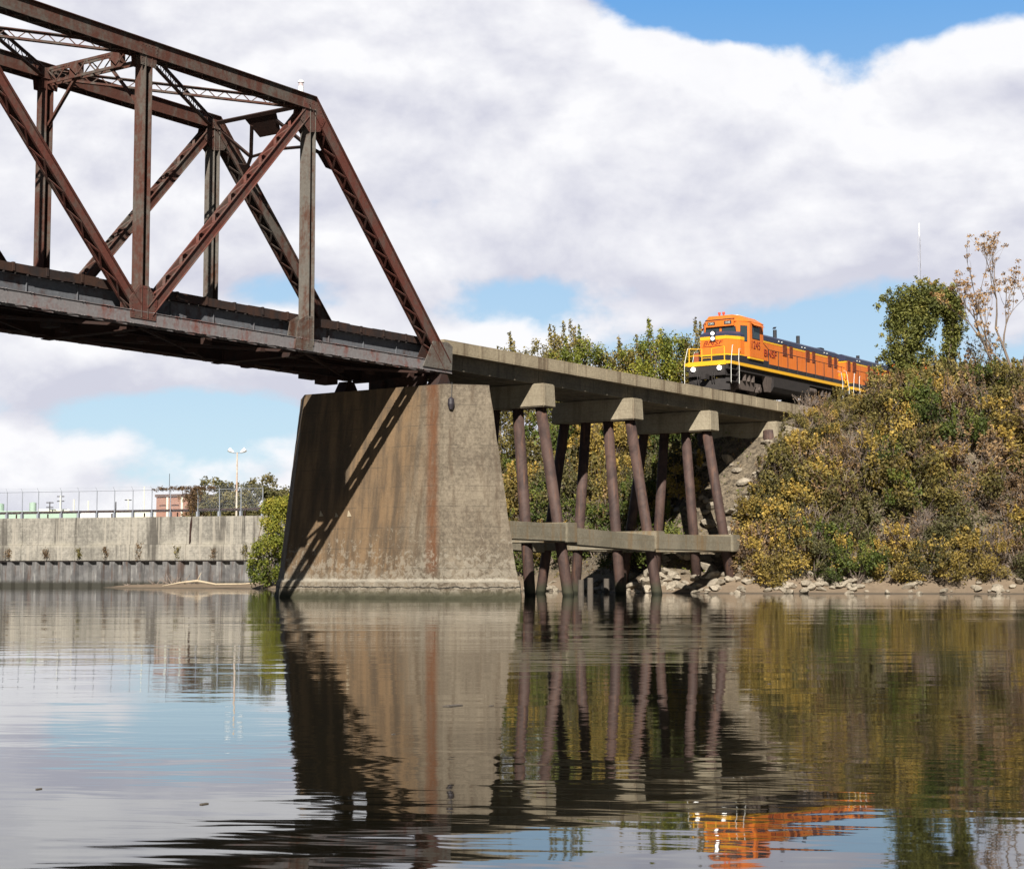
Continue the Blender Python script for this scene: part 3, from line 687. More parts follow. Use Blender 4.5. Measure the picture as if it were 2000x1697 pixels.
def make_loco(name, label, loc, rz, lettered, tail_lights):
    e = thing(name, label, 'locomotive', loc, rz=rz)
    def part(mb, nm, mat, parent=e, bevel=0, smooth=False): return mb.build(nm, mat, parent, bevel=bevel, smooth=smooth, world=False)
    LN = 16.9
    # side sill, walkway and end plates
    part(MB().box(0.10, LN-.1, -1.5, 1.5, 1.65, 1.83), 'side_sill', P_YE)
    part(MB().box(.05, LN-.05, -1.35, 1.35, 1.35, 1.648), 'underframe', P_UND)
    mb = MB(); mb.box(0, .098, -1.25, 1.25, 1.60, 1.86); part(mb, 'end_sill', P_YE)
    mb = MB(); mb.box(LN-.098, LN, -1.25, 1.25, 1.60, 1.86); part(mb, 'end_sill', P_YE)
    mb = MB(); mb.box(1.35, 5.15, -1.46, 1.46, 1.834, 2.27); mb.box(5.152, LN-.55, -1.42, 1.42, 1.834, 2.12); part(mb, 'walkway_step', P_BK, bevel=.01)
    # nose
    def nose(g, x0=.85): return [(x0-g, -.86-g), (x0-g, .86+g), (1.75, 1.32+g), (2.2, 1.36+g), (2.2, -1.36-g), (1.75, -1.32-g)]
    part(MB().prism(nose(.004), 1.834, 2.27), 'nose_skirt', P_BK)
    part(MB().prism(nose(.008), 2.272, 2.36), 'nose_stripe', P_YE)
    part(MB().prism(nose(0), 2.362, 3.22), 'nose', P_OR, bevel=.015)
    part(MB().prism(nose(.006), 3.222, 3.42), 'nose_stripe', P_YE)
    top = [(1.15, -.75), (1.15, .75), (1.9, 1.2), (2.2, 1.25), (2.2, -1.25), (1.9, -1.2)]
    part(MB().prism(nose(.012), 3.422, 3.56).prism(nose(.012), 3.56, 3.72, top), 'nose_cap', P_BLUE)
    hb = part(MB().box(.78, .86, -.16, .16, 3.12, 3.76), 'headlight_housing', P_BK)
    for z in (3.28, 3.58):
        mb = MB(); mb.tube([(.785, 0, z), (.755, 0, z)], .11, 14); part(mb, 'headlight', P_HL, hb)
    # cab
    cabp = [(1.8, -1.08), (2.5, -1.55), (4.3, -1.55), (4.3, 1.55), (2.5, 1.55), (1.8, 1.08)]
    cab = part(MB().prism(cabp, 2.273, 4.35), 'cab', P_OR, bevel=.02)
    part(MB().prism([(x, y*1.005) for x, y in cabp], 2.17, 2.272), 'cab_stripe', P_YE)
    rf0 = [(1.72, -1.0), (2.45, -1.56), (4.32, -1.56), (4.32, 1.56), (2.45, 1.56), (1.72, 1.0)]
    rf1 = [(1.78, -.78), (2.5, -.98), (4.3, -.98), (4.3, .98), (2.5, .98), (1.78, .78)]
    part(MB().prism(rf0, 4.352, 4.40).prism(rf0, 4.40, 4.76, rf1), 'cab_roof', P_OR, cab)
    part(MB().box(1.66, 1.80, -.92, .92, 4.10, 4.48), 'visor', P_OR, cab)
    part(MB().box(1.64, 1.82, -.95, .95, 4.485, 4.53), 'visor_edge', P_BK, cab)
    part(MB().box(2.9, 3.9, -.6, .6, 4.765, 4.93), 'roof_unit', P_HRW, cab, bevel=.05)
    for y in (-.55, .55):
        part(MB().box(1.640, 1.658, y-.24, y+.24, 4.20, 4.40), 'number_board', P_BK, cab)
        if lettered: text_obj('1245', .19, (1.634, y+.20, 4.235), (0, -1, 0), (0, 0, 1), P_HRW, cab, 'number')
    def win(poly, n, nm='window'):
        # poly in 3D, pushed out along n: dark frame then glass
        n = Vector(n).normalized(); c = sum((Vector(p) for p in poly), Vector())/len(poly)
        fr = MB(); k = len(poly)
        out = [Vector(p)+(Vector(p)-c).normalized()*.05 for p in poly]
        fr.add([p-n*.02 for p in out]+[p+n*.018 for p in out], [tuple(range(k)), tuple(range(2*k-1, k-1, -1))]+[(i, i+k, (i+1) % k+k, (i+1) % k) for i in range(k)])
        f = part(fr, nm, P_BK, cab)
        g = MB(); g.add([Vector(p)+n*.012 for p in poly]+[Vector(p)+n*.024 for p in poly], [tuple(range(k)), tuple(range(2*k-1, k-1, -1))]+[(i, i+k, (i+1) % k+k, (i+1) % k) for i in range(k)])
        o = part(g, 'glass', P_GLS, cab)
    for s in (-1, 1):
        win([(1.8, s*.12, 3.62), (1.8, s*.92, 3.58), (1.8, s*.98, 3.75), (1.8, s*.94, 4.03), (1.8, s*.12, 4.06)], (-1, 0, 0))
        a, b_ = Vector((1.8, s*1.08, 0)), Vector((2.5, s*1.55, 0)); n = Vector((-.47, s*.7, 0))
        win([a.lerp(b_, .28)+Vector((0, 0, 3.2)), a.lerp(b_, .78)+Vector((0, 0, 3.2)), a.lerp(b_, .78)+Vector((0, 0, 4.06)), a.lerp(b_, .28)+Vector((0, 0, 4.06))], n)
        win([(2.85, s*1.55, 3.42), (3.75, s*1.55, 3.42), (3.75, s*1.55, 4.12), (2.85, s*1.55, 4.12)], (0, s, 0))
        mb = MB(); mb.add([(2.7, s*1.552, 4.35), (3.95, s*1.552, 4.35), (3.95, s*1.80, 4.17), (2.7, s*1.80, 4.17), (2.7, s*1.552, 4.32), (3.95, s*1.552, 4.32), (3.95, s*1.80, 4.14), (2.7, s*1.80, 4.14)],
                          [(0, 1, 2, 3), (7, 6, 5, 4), (0, 4, 5, 1), (1, 5, 6, 2), (2, 6, 7, 3), (3, 7, 4, 0)]); part(mb, 'sun_shade', P_OR, cab)
        if lettered:
            if s < 0:
                text_obj('1245', .66, (2.62, -1.556, 2.80), (1, 0, 0), (0, 0, 1), P_RED, e, depth=.012, sx=.95)
                text_obj('BNSF', .62, (5.62, -.915, 2.68), (1, 0, 0), (0, 0, 1), P_RED, e, sx=1.25, depth=.012)
            else:
                text_obj('1245', .66, (4.12, 1.556, 2.80), (-1, 0, 0), (0, 0, 1), P_RED, e, depth=.012, sx=.95)
                text_obj('BNSF', .62, (7.7, .915, 2.68), (-1, 0, 0), (0, 0, 1), P_RED, e, sx=1.25, depth=.012)
    if lettered:
        text_obj('BNSF', .37, (.842, .70, 2.90), (0, -1, 0), (0, 0, 1), P_RED, e, 'lettering', shear=.3, depth=.008, sx=1.5)
        part(MB().box(.838, .848, -.62, .72, 2.80, 2.84), 'underline', P_RED)
    # beacon and horn on the cab roof
    for y in (-.1, .18): 
        mb = MB(); mb.tube([(2.0, y, 4.76), (2.0, y, 4.86)], .05, 8); mb.tube([(2.0, y, 4.86), (2.0, y, 4.99)], .085, 8)
        part(mb, 'beacon', plain('beacon_red', (.6, .07, .03), .4))
    # long hood
    hw = .90
    hood = part(MB().box(4.302, LN-.35, -hw, hw, 2.24, 3.52), 'hood', P_OR, bevel=.015)
    part(MB().box(4.304, LN-.345, -hw-.006, hw+.006, 2.122, 2.238), 'hood_stripe', P_YE)
    mb = MB(); mb.box(4.304, LN-.345, -hw-.006, hw+.006, 3.522, 3.64); part(mb, 'hood_stripe', P_YE)
    rp = lambda x, g=0: [(x, -hw-.02, 3.642), (x, -hw-.02, 3.92), (x, -.62, 4.08), (x, .62, 4.08), (x, hw+.02, 3.92), (x, hw+.02, 3.642)]
    a, b_ = rp(4.304), rp(LN-.3)
    part(MB().add(a+b_, [(5, 4, 3, 2, 1, 0), tuple(range(6, 12))]+[(i, (i+1) % 6, (i+1) % 6+6, i+6) for i in range(6)]), 'hood_roof', P_BLUE)
    for i, x in enumerate((8.1, 11.4, 14.75)):
        if i < 2:
            mb = MB(); mb.tube([(x, 0-.45, 4.0), (x, -.45, 4.60)], .12, 12)
            if i == 0: mb.bar((x-.12, -.45, 4.66), (x+.02, -.45, 4.78), (0, 1, 0), .2, .03)
            part(mb, 'exhaust_stack', P_BK)
        else: 
            mb = MB(); mb.box(x-.2, x+.3, -.6, .2, 4.07, 4.2); part(mb, 'exhaust_cover', P_BK, bevel=.03)
        for s in (-1, 1):
            for dx_, w in ((0, .62), (.95, .5)):
                mb = MB(); x0 = x+.1+dx_; y0, y1 = (s*hw, s*(hw+.02)) if s > 0 else (s*(hw+.02), s*hw)
                mb.box(x0, x0+w, y0, y1, 2.98 if dx_ == 0 else 2.98, 3.70)
                for q in range(9):
                    z = 3.0+q*.078; mb.box(x0+.03, x0+w-.03, min(s*(hw+.02), s*(hw+.045)), max(s*(hw+.02), s*(hw+.045)), z, z+.035)
                part(mb, 'louvre', P_ORD)
        for s in (-1, 1):
            for dx_ in (-.45, -.02):
                mb = MB(); mb.box(x+dx_-.05, x+dx_+.05, min(s*.92, s*.96), max(s*.92, s*.96), 3.76, 3.83); part(mb, 'marker_plate', P_HRW)
    for s in (-1, 1):
        mb = MB()
        for x in (5.0, 6.3, 7.6, 8.9, 10.2, 11.5, 12.8, 14.1, 15.4):
            mb.box(x-.008, x+.008, min(s*hw, s*(hw+.008)), max(s*hw, s*(hw+.008)), 2.26, 3.50)
        part(mb, 'door_seams', P_ORD)
        # side handrail
        mb = MB(); xs = [5.2+1.32*i for i in range(9)]
        mb.tube([(4.6, s*1.40, 3.30), (5.2, s*1.44, 2.98), (16.3, s*1.44, 2.98)], .022, 6)
        for x in xs: mb.tube([(x, s*1.44, 1.84), (x, s*1.44, 2.98)], .022, 6)
        part(mb, 'side_handrail', P_UND)
        # stepped corner ladders with white grab rails, both ends
        for (x0, dr) in ((.15, 1), (LN-.15, -1)):
            mb = MB()
            for zi, z in enumerate((.62, .98, 1.34)): mb.box(min(x0, x0+dr*.95), max(x0, x0+dr*.95), min(s*1.18, s*1.5), max(s*1.18, s*1.5), z, z+.04)
            mb.box(min(x0+dr*.95, x0+dr*.99), max(x0+dr*.95, x0+dr*.99), min(s*1.15, s*1.5), max(s*1.15, s*1.5), .6, 1.64)
            part(mb, 'corner_steps', P_UND)
            for k, xx in enumerate((x0-dr*.02, x0+dr*1.0)):
                mb = MB(); h = (2.75, 2.62)[k]
                mb.tube([(xx+dr*(.10), s*1.50, .50), (xx, s*1.53, .56), (xx, s*1.54, 1.6), (xx+dr*.05*(1-2*k), s*1.53, 1.95), (xx+dr*(.30 if k == 0 else .1), s*1.48, h), (xx+dr*(.55 if k == 0 else .45), s*1.42, h+.03)], .020, 6)
                part(mb, 'grab_rail', P_HRW)
    # end railings, yellow
    for (x0, dr) in ((.03, 1), (LN-.03, -1)):
        for s in (-1, 1):
            mb = MB(); mb.tube([(x0, s*.32, 1.86), (x0, s*.32, 2.58)], .028, 6); mb.tube([(x0, s*1.16, 1.86), (x0, s*1.16, 2.66)], .035, 6)
            mb.tube([(x0, s*.32, 2.58), (x0, s*1.16, 2.66)], .026, 6); mb.tube([(x0, s*.32, 2.22), (x0, s*1.16, 2.22)], .026, 6)
            part(mb, 'end_railing', P_YE)
        mb = MB(); mb.tube([(x0, -.32, 2.05), (x0, .32, 2.05)], .02, 6); part(mb, 'chain', P_YE)
        for s in (-1, 1):
            mb = MB(); mb.tube([(x0-dr*.03, s*.86, 1.42), (x0-dr*.12, s*.86, 1.42)], .13, 12); part(mb, 'ditch_light', P_HL if (dr > 0 and not tail_lights) else P_HRW)
        mb = MB(); mb.box(min(x0, x0+dr*.3), max(x0, x0+dr*.3), -1.2, 1.2, 1.0, 1.598); mb.box(min(x0-dr*.45, x0), max(x0-dr*.45, x0), -.16, .16, .78, 1.08)
        part(mb, 'pilot_beam', P_UND)
        mb = MB(); k = 1 if dr > 0 else -1
        mb.add([(x0-dr*.1, -.1, .18), (x0+dr*.25, -1.35, .15), (x0+dr*.30, -1.35, .98), (x0+dr*.1, -.1, .72), (x0-dr*.1, .1, .18), (x0+dr*.25, 1.35, .15), (x0+dr*.30, 1.35, .98), (x0+dr*.1, .1, .72)]+
               [(x0+dr*.3, -.1, .18), (x0+dr*.4, -1.35, .15), (x0+dr*.4, -1.35, .98), (x0+dr*.3, -.1, .72), (x0+dr*.3, .1, .18), (x0+dr*.4, 1.35, .15), (x0+dr*.4, 1.35, .98), (x0+dr*.3, .1, .72)],
               [(0, 1, 2, 3), (4, 7, 6, 5), (0, 3, 7, 4), (8, 11, 10, 9), (12, 13, 14, 15), (1, 9, 10, 2), (5, 6, 14, 13), (3, 2, 10, 11), (7, 15, 14, 6), (0, 8, 9, 1), (4, 5, 13, 12)])
        part(mb, 'snow_plough', P_UND)
        mb = MB()
        for yy in (-.55, -.4, .4, .55): mb.tube([(x0-dr*.02, yy, 1.2), (x0-dr*.12, yy, .95), (x0-dr*.08, yy, .6)], .03, 6)
        part(mb, 'brake_hose', P_UND)
    part(MB().box(.86, .95, 1.0, 1.3, 1.9, 2.5), 'sand_box', P_ORD)
    # bogies
    for xc in (3.05, LN-3.05):
        bg_ = bpy.data.objects.new('bogie', None); col.objects.link(bg_); bg_.parent = e; bg_.location = (xc, 0, 0)
        for s in (-1, 1):
            y0, y1 = min(s*.96, s*1.10), max(s*.96, s*1.10)
            mb = MB(); mb.box(-1.7, 1.7, y0, y1, .62, .86)
            mb.add([(-.8, y0, .34), (.8, y0, .34), (.8, y1, .34), (-.8, y1, .34), (-1.0, y0, .62), (1.0, y0, .62), (1.0, y1, .62), (-1.0, y1, .62)], [(0, 3, 2, 1), (4, 5, 6, 7), (0, 1, 5, 4), (1, 2, 6, 5), (2, 3, 7, 6), (3, 0, 4, 7)])
            for xx in (-1.37, 1.37): mb.box(xx-.22, xx+.22, min(s*1.0, s*1.18), max(s*1.0, s*1.18), .32, .80); mb.tube([(xx, s*1.18, .5), (xx, s*1.27, .5)], .16, 10)
            for xx in (-.55, 0, .55): mb.tube([(xx, s*1.15, .86), (xx, s*1.15, 1.28)], .13, 8)
            mb.box(-1.85, -1.6, min(s*.98, s*1.3), max(s*.98, s*1.3), .75, 1.2)
            part(mb, 'side_frame', P_GRM, bg_)
        for xx in (-1.37, 1.37):
            mb = MB()
            for s in (-1, 1): mb.tube([(xx, s*.66, .5), (xx, s*.78, .5)], .5, 24); mb.tube([(xx, s*.62, .5), (xx, s*.66, .5)], .54, 24)
            mb.tube([(xx, -.7, .5), (xx, .7, .5)], .09, 8)
            part(mb, 'wheelset', P_GRM, bg_)
    mb = MB(); pr = [(-1.25, .55), (-1.4, .8), (-1.4, 1.34), (1.4, 1.34), (1.4, .8), (1.25, .55)]
    mb.add([(5.9, y, z) for y, z in pr]+[(11.0, y, z) for y, z in pr], [tuple(range(6)), tuple(range(11, 5, -1))]+[(i, i+6, (i+1) % 6+6, (i+1) % 6) for i in range(6)])
    part(mb, 'fuel_tank', P_UND)
    mb = MB()
    for s in (-1, 1): mb.add([(4.9, s*1.36, 1.34), (5.8, s*1.36, 1.34), (5.7, s*1.3, .45), (5.2, s*1.3, .45), (4.9, s*1.1, 1.34), (5.8, s*1.1, 1.34), (5.7, s*1.1, .45), (5.2, s*1.1, .45)],
                             [(0, 1, 2, 3), (7, 6, 5, 4), (0, 4, 5, 1), (1, 5, 6, 2), (2, 6, 7, 3), (3, 7, 4, 0)])
    part(mb, 'sand_chute', P_GRM)
    for s in (-1, 1):
        mb = MB(); mb.tube([(11.1, s*1.2, 1.05), (12.1, s*1.2, 1.05)], .2, 12); part(mb, 'air_tank', P_GRM)
    # hood end lamps
    for s in (-1, 1): 
        mb = MB(); mb.tube([(LN-.34, s*.14, 3.80), (LN-.27, s*.14, 3.80)], .1, 10); part(mb, 'rear_lamp', P_HRW)
    mb = MB(); mb.box(LN-.36, LN-.30, -.5, -.15, 3.95, 4.12); part(mb, 'number_board', P_HRW)
    return e
make_loco('diesel_locomotive', 'orange and black lead locomotive numbered 1245 with its lamps lit and cab facing the river', (29.15, WT/2, ZR), 0, True, False)
u2 = make_loco('diesel_locomotive', 'second orange and black locomotive coupled behind the lead one, half hidden by shrubs', (29.15+17.35+16.9, WT/2, ZR), PI, False, True)
# ------------------------------------------------------------------ foliage kit
rng = np.random.default_rng(11)
def leafmat(name, stops, rough=.6):
    m, t, b = newmat(name)
    a = t.n('ShaderNodeAttribute', attribute_name='tint'); oi = t.n('ShaderNodeObjectInfo')
    f = t.m('ADD', a.outputs['Fac'], t.m('MULTIPLY', t.m('SUBTRACT', oi.outputs['Random'], .5), .25), clamp=True)
    c = t.ramp(f, stops)
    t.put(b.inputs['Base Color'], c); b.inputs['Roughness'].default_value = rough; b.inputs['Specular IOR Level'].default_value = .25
    tr = t.n('ShaderNodeBsdfTranslucent'); t.put(tr.inputs[0], c)
    mx = t.n('ShaderNodeMixShader'); mx.inputs[0].default_value = .25
    t.L.new(b.outputs[0], mx.inputs[1]); t.L.new(tr.outputs[0], mx.inputs[2])
    o = m.node_tree.nodes['Material Output']; t.L.new(mx.outputs[0], o.inputs[0]); return m
LM = {
 'green': leafmat('green_leaves', [(0, (0.028, 0.039, 0.012)), (.4, (0.081, 0.107, 0.023)), (.75, (0.151, 0.168, 0.035)), (1, (0.255, 0.220, 0.046))]),
 'olive': leafmat('olive_leaves', [(0, (0.046, 0.042, 0.015)), (.4, (0.133, 0.114, 0.035)), (.75, (0.232, 0.186, 0.052)), (1, (0.348, 0.255, 0.075))]),
 'gold': leafmat('golden_leaves', [(0, (0.070, 0.055, 0.019)), (.35, (0.198, 0.149, 0.040)), (.7, (0.360, 0.253, 0.058)), (1, (0.564, 0.380, 0.089))]),
 'brown': leafmat('russet_leaves', [(0, (0.052, 0.032, 0.020)), (.4, (0.157, 0.099, 0.051)), (.75, (0.267, 0.168, 0.079)), (1, (0.418, 0.278, 0.128))]),
 'dark': leafmat('dark_leaves', [(0, (0.036, 0.034, 0.016)), (.5, (0.102, 0.098, 0.038)), (1, (0.204, 0.167, 0.065))]),
 'vine': leafmat('vine_leaves', [(0, (0.038, 0.044, 0.014)), (.4, (0.118, 0.129, 0.032)), (.75, (0.222, 0.213, 0.053)), (1, (0.384, 0.299, 0.084))]),
 'rust': leafmat('orange_leaves', [(0, (0.156, 0.086, 0.037)), (.5, (0.408, 0.241, 0.095)), (1, (0.576, 0.380, 0.168))]),
}
LM['lime'] = leafmat('yellow_green_leaves', [(0, (.04, .055, .012)), (.4, (.13, .155, .025)), (.75, (.28, .27, .04)), (1, (.46, .38, .06))])
BARK = plain('grey_brown_bark', (.15, .115, .09), .95, var=.4, scale=6)
TWIG = plain('pale_dry_twig', (.21, .165, .135), .95, var=.35, scale=6)
def leaf_mesh(name, clumps, size, mat, seed, per, flat_=.0):
    """clumps: list of (centre, radii, tint); leaves are bent four-sided blades strewn through each clump"""
    r = np.random.default_rng(seed); V = []; Tt = []
    for (c, rad, tint) in clumps:
        n = int(per*(rad[0]*rad[1]*rad[2])**.5/.25)
        d = r.normal(size=(n, 3)); d /= np.linalg.norm(d, axis=1)[:, None]
        rr = r.random(n)**.45
        p = np.array(c)+d*rr[:, None]*np.array(rad)*(1+.25*r.normal(size=(n, 1)))
        a = r.normal(size=(n, 3))+d*.5; a /= np.linalg.norm(a, axis=1)[:, None]
        b_ = np.cross(a, r.normal(size=(n, 3))); b_ /= np.linalg.norm(b_, axis=1)[:, None]
        s = size*(.55+.9*r.random(n))[:, None]
        n3 = np.cross(a, b_)
        V.append(np.stack([p-b_*s, p+a*s*.55+n3*s*.15, p+b_*s, p-a*s*.55+n3*s*.15], 1))
        Tt.append(np.clip(tint+r.normal(size=n)*.09, 0, 1))
    V = np.concatenate(V).reshape(-1, 3); Tt = np.concatenate(Tt); n = len(Tt)
    m = bpy.data.meshes.new(name); m.vertices.add(4*n); m.vertices.foreach_set('co', V.astype(np.float32).ravel())
    m.loops.add(4*n); m.loops.foreach_set('vertex_index', np.arange(4*n, dtype=np.int32))
    m.polygons.add(n); m.polygons.foreach_set('loop_start', np.arange(0, 4*n, 4, dtype=np.int32)); m.polygons.foreach_set('loop_total', np.full(n, 4, dtype=np.int32))
    m.update(); at_ = m.attributes.new('tint', 'FLOAT', 'FACE'); at_.data.foreach_set('value', Tt.astype(np.float32))
    m.materials.append(mat); return m
def rnd(a, b): return random.uniform(a, b)
def branchy(mb, p, d, ln, r, depth, tips, spread=.6, up=.15):
    p = Vector(p); d = Vector(d).normalized(); q = p
    pts = [p]; rs = [r]
    for i in range(3):
        d = (d+Vector((rnd(-.25, .25), rnd(-.25, .25), rnd(-.1, .25)+up*.3))).normalized(); q = q+d*ln/3; pts.append(q); rs.append(r*(1-.2*(i+1)))
    mb.tube(pts, rs, 4 if r < .03 else 6, cap=False); tips.append(q)
    if depth > 0:
        for k in range(random.choice((2, 3))):
            dd = (d+Vector((rnd(-1, 1), rnd(-1, 1), rnd(-.3, .6)+up))*spread).normalized()
            branchy(mb, pts[random.choice((2, 3))], dd, ln*rnd(.55, .8), r*.55, depth-1, tips, spread, up)
def shrub_proto(kind, h, w, nclump, seed, per=95, leaf=.075, sprays=6, bare=False):
    random.seed(seed); cl = []; mb = MB()
    for i in range(nclump):
        a = rnd(0, 2*PI); rr = math.sqrt(random.random())*w*.9; z = h*(.12+.8*random.random()*(1-.45*(rr/w)**2))
        c = Vector((rr*math.cos(a), rr*math.sin(a), z)); s = rnd(.28, .74)*(w/1.6)**.5
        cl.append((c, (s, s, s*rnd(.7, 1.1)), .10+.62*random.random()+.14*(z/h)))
        mb.tube([(rnd(-.15, .15), rnd(-.15, .15), -.3), c*.5+Vector((rnd(-.1, .1), rnd(-.1, .1), h*.05)), c], [.045, .03, .012], 4, cap=False)
        for q in range(3 if not bare else 9):
            e_ = c+Vector((rnd(-.7, .7), rnd(-.7, .7), rnd(0, .8))); mb.tube([c, c.lerp(e_, .5)+Vector((0, 0, .05)), e_], [.012, .009, .004], 3, cap=False)
    for i in range(sprays):          # thin shoots standing out of the outline
        a = rnd(0, 2*PI); rr = rnd(.2, .8)*w; b0 = Vector((rr*math.cos(a), rr*math.sin(a), h*.7)); e_ = b0+Vector((rnd(-.35, .35), rnd(-.35, .35), rnd(.6, 1.3)))
        mb.tube([b0, b0.lerp(e_, .5)+Vector((.05, 0, 0)), e_], [.014, .01, .004], 3, cap=False)
        for k in range(4): cl.append((b0.lerp(e_, .35+.2*k), (.10, .10, .15), rnd(.3, .9)))
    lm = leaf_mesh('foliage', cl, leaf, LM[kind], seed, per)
    st = mb.build('stems', TWIG if bare else BARK); sm = st.data; bpy.data.objects.remove(st)
    return lm, sm
PROTO = {}
for kind, specs in {
    'green': [(2.6, 1.6, 18, 98, .082, 8), (3.4, 1.5, 20, 98, .082, 12)],
    'olive': [(2.8, 1.7, 18, 88, .082, 11), (2.2, 1.9, 18, 90, .078, 9), (3.2, 1.5, 19, 86, .085, 12)],
    'gold': [(2.6, 1.6, 17, 80, .085, 11), (3.2, 1.5, 19, 80, .085, 13), (2.3, 1.8, 18, 84, .08, 9)],
    'brown': [(2.5, 1.6, 17, 46, .085, 9), (3.0, 1.7, 19, 42, .085, 10), (2.2, 1.8, 17, 55, .08, 7)],
    'dark': [(2.6, 1.7, 20, 90, .08, 8), (3.0, 1.8, 22, 90, .082, 9)],
}.items():
    PROTO[kind] = [shrub_proto(kind, h, w, n, 100+hash(kind) % 7+i*13 if False else 100+len(kind)*17+i*13, per, lf, sp, bare=(kind == 'brown')) for i, (h, w, n, per, lf, sp) in enumerate(specs)]
PROTO['twig'] = [shrub_proto('brown', 2.6, 1.5, 22, 771, 9, .055, 10, bare=True), shrub_proto('rust', 3.0, 1.4, 24, 772, 16, .06, 12, bare=True)]
WORDS = {'lime': 'yellow green', 'green': 'leafy green', 'olive': 'olive green', 'gold': 'golden yellow', 'brown': 'brown half bare', 'dark': 'dark green', 'twig': 'leafless twiggy grey brown'}
def shrub(x, y, s, kind, where, label=None, z=None, sz=1.0, group=None, which=None):
    lm, sm = PROTO[kind][random.randrange(len(PROTO[kind])) if which is None else which]
    z = ground_z(x, y)-.1 if z is None else z
    e = bpy.data.objects.new('shrub', None); col.objects.link(e); e.location = (x, y, z); e.rotation_euler = (0, 0, rnd(0, 6.28)); e.scale = (s, s, s*sz)
    f = bpy.data.objects.new('foliage', lm); g = bpy.data.objects.new('stems', sm)
    for o in (f, g): col.objects.link(o); o.parent = e
    tag(e, label or '%s shrub %s' % (WORDS[kind], where), 'shrub', None if label else 'shrubs %s' % where)
    if group: e['group'] = group
    return e

# ------------------------------------------------------------------ right bank thicket, shrub by shrub
random.seed(21)
def near_pick(wts):
    return random.choices(list(wts), list(wts.values()))[0]
pts = []
def scatter(n, xr, yr, mind, fn, wts, where, srange, tmax=None):
    tries = 0; k = 0
    while k < n and tries < 6000:
        tries += 1
        x, y = rnd(*xr), rnd(*yr); t = x-shore(y)
        if not fn(x, y, t): continue
        if any((x-a)**2+(y-b)**2 < mind**2 for a, b in pts): continue
        pts.append((x, y)); k += 1
        shrub(x, y, rnd(*srange), near_pick(wts), where, sz=rnd(.8, 1.15))
# lowest row above the stones
scatter(46, (24, 36), (-19, -1.2), .95, lambda x, y, t: 1.7 < t < 4.2, {'gold': 3, 'brown': 6, 'green': 3, 'dark': 2, 'twig': 3}, 'in the lowest row above the shore of the right bank', (.6, .95))
scatter(74, (25, 42), (-21, -.9), 1.02, lambda x, y, t: 4.0 < t < 8.0, {'gold': 5, 'olive': 7, 'brown': 7, 'green': 2, 'twig': 3}, 'halfway up the right bank slope', (.8, 1.1))
scatter(72, (28, 46), (-22, -1.6), 1.08, lambda x, y, t: 7.6 < t < 12.5 and not (y > -5.2 and x > 31.0), {'gold': 3, 'olive': 5, 'brown': 6, 'green': 2, 'twig': 3}, 'high on the right bank slope', (.8, 1.1))
scatter(50, (33, 56), (-26, -3.4), 1.5, lambda x, y, t: 12.5 < t < 21 and y < -3.6 and not (x < 41 and y > -4.6), {'olive': 4, 'brown': 5, 'gold': 2, 'dark': 2}, 'on the crest beside the railway line', (.9, 1.3))
# behind the trestle
scatter(80, (26, 46), (4.6, 36), 1.25, lambda x, y, t: 3.0 < t < 13 and not (y < 7 and t > 9), {'green': 6, 'gold': 5, 'olive': 3, 'brown': 2, 'dark': 1}, 'on the bank seen between the trestle piles', (.8, 1.2))
scatter(34, (38, 60), (9, 40), 2.0, lambda x, y, t: 10 < t < 26, {'green': 4, 'gold': 4, 'olive': 4, 'brown': 1}, 'beyond the trestle deck on the far slope', (1.3, 1.9))
scatter(16, (26, 34), (4.8, 9.5), 1.1, lambda x, y, t: 2.6 < t < 8.5, {'dark': 4, 'green': 3, 'brown': 1}, 'added for the dark shadow mass behind the third trestle bent', (.7, 1.1))  # mostly dark-leaved shrubs added to stand in for shadow masses between the bents
scatter(22, (28, 35.5), (-6.0, -.7), .7, lambda x, y, t: 5.5 < t < 12 , {'gold': 3, 'olive': 4, 'brown': 4, 'twig': 1}, 'as low scrub on the slope beside the trestle end', (.36, .58))
# low brush and dry weeds covering the soil, too many stems to count
cl = []
for q in range(5200):
    if q < 3300: y = rnd(-24, -.2); x = shore(y)+rnd(2.2, 20)
    else: y = rnd(-.2, 38); x = shore(y)+rnd(2.4, 14)
    if -.2 < y < 6 and x-shore(y) < 12 and random.random() < .45: continue
    if -3.2 < y < 6 and x > 34: continue
    s_ = rnd(.14, .34); cl.append(((x, y, ground_z(x, y)+.10), (s_*1.3, s_*1.3, s_), rnd(.1, .75)))
for part_, kd in ((0, 'brown'), (1, 'olive'), (2, 'green')):
    me = leaf_mesh('undergrowth', cl[part_::3], .06, LM[kd], 900+part_, 15)
    if part_ == 0: und = me
    o = bpy.data.objects.new('undergrowth', me); col.objects.link(o)
    tag(o, ['dry brown', 'olive', 'green'][part_]+' undergrowth covering the soil between the shrubs of the right bank', 'undergrowth', kind='stuff')
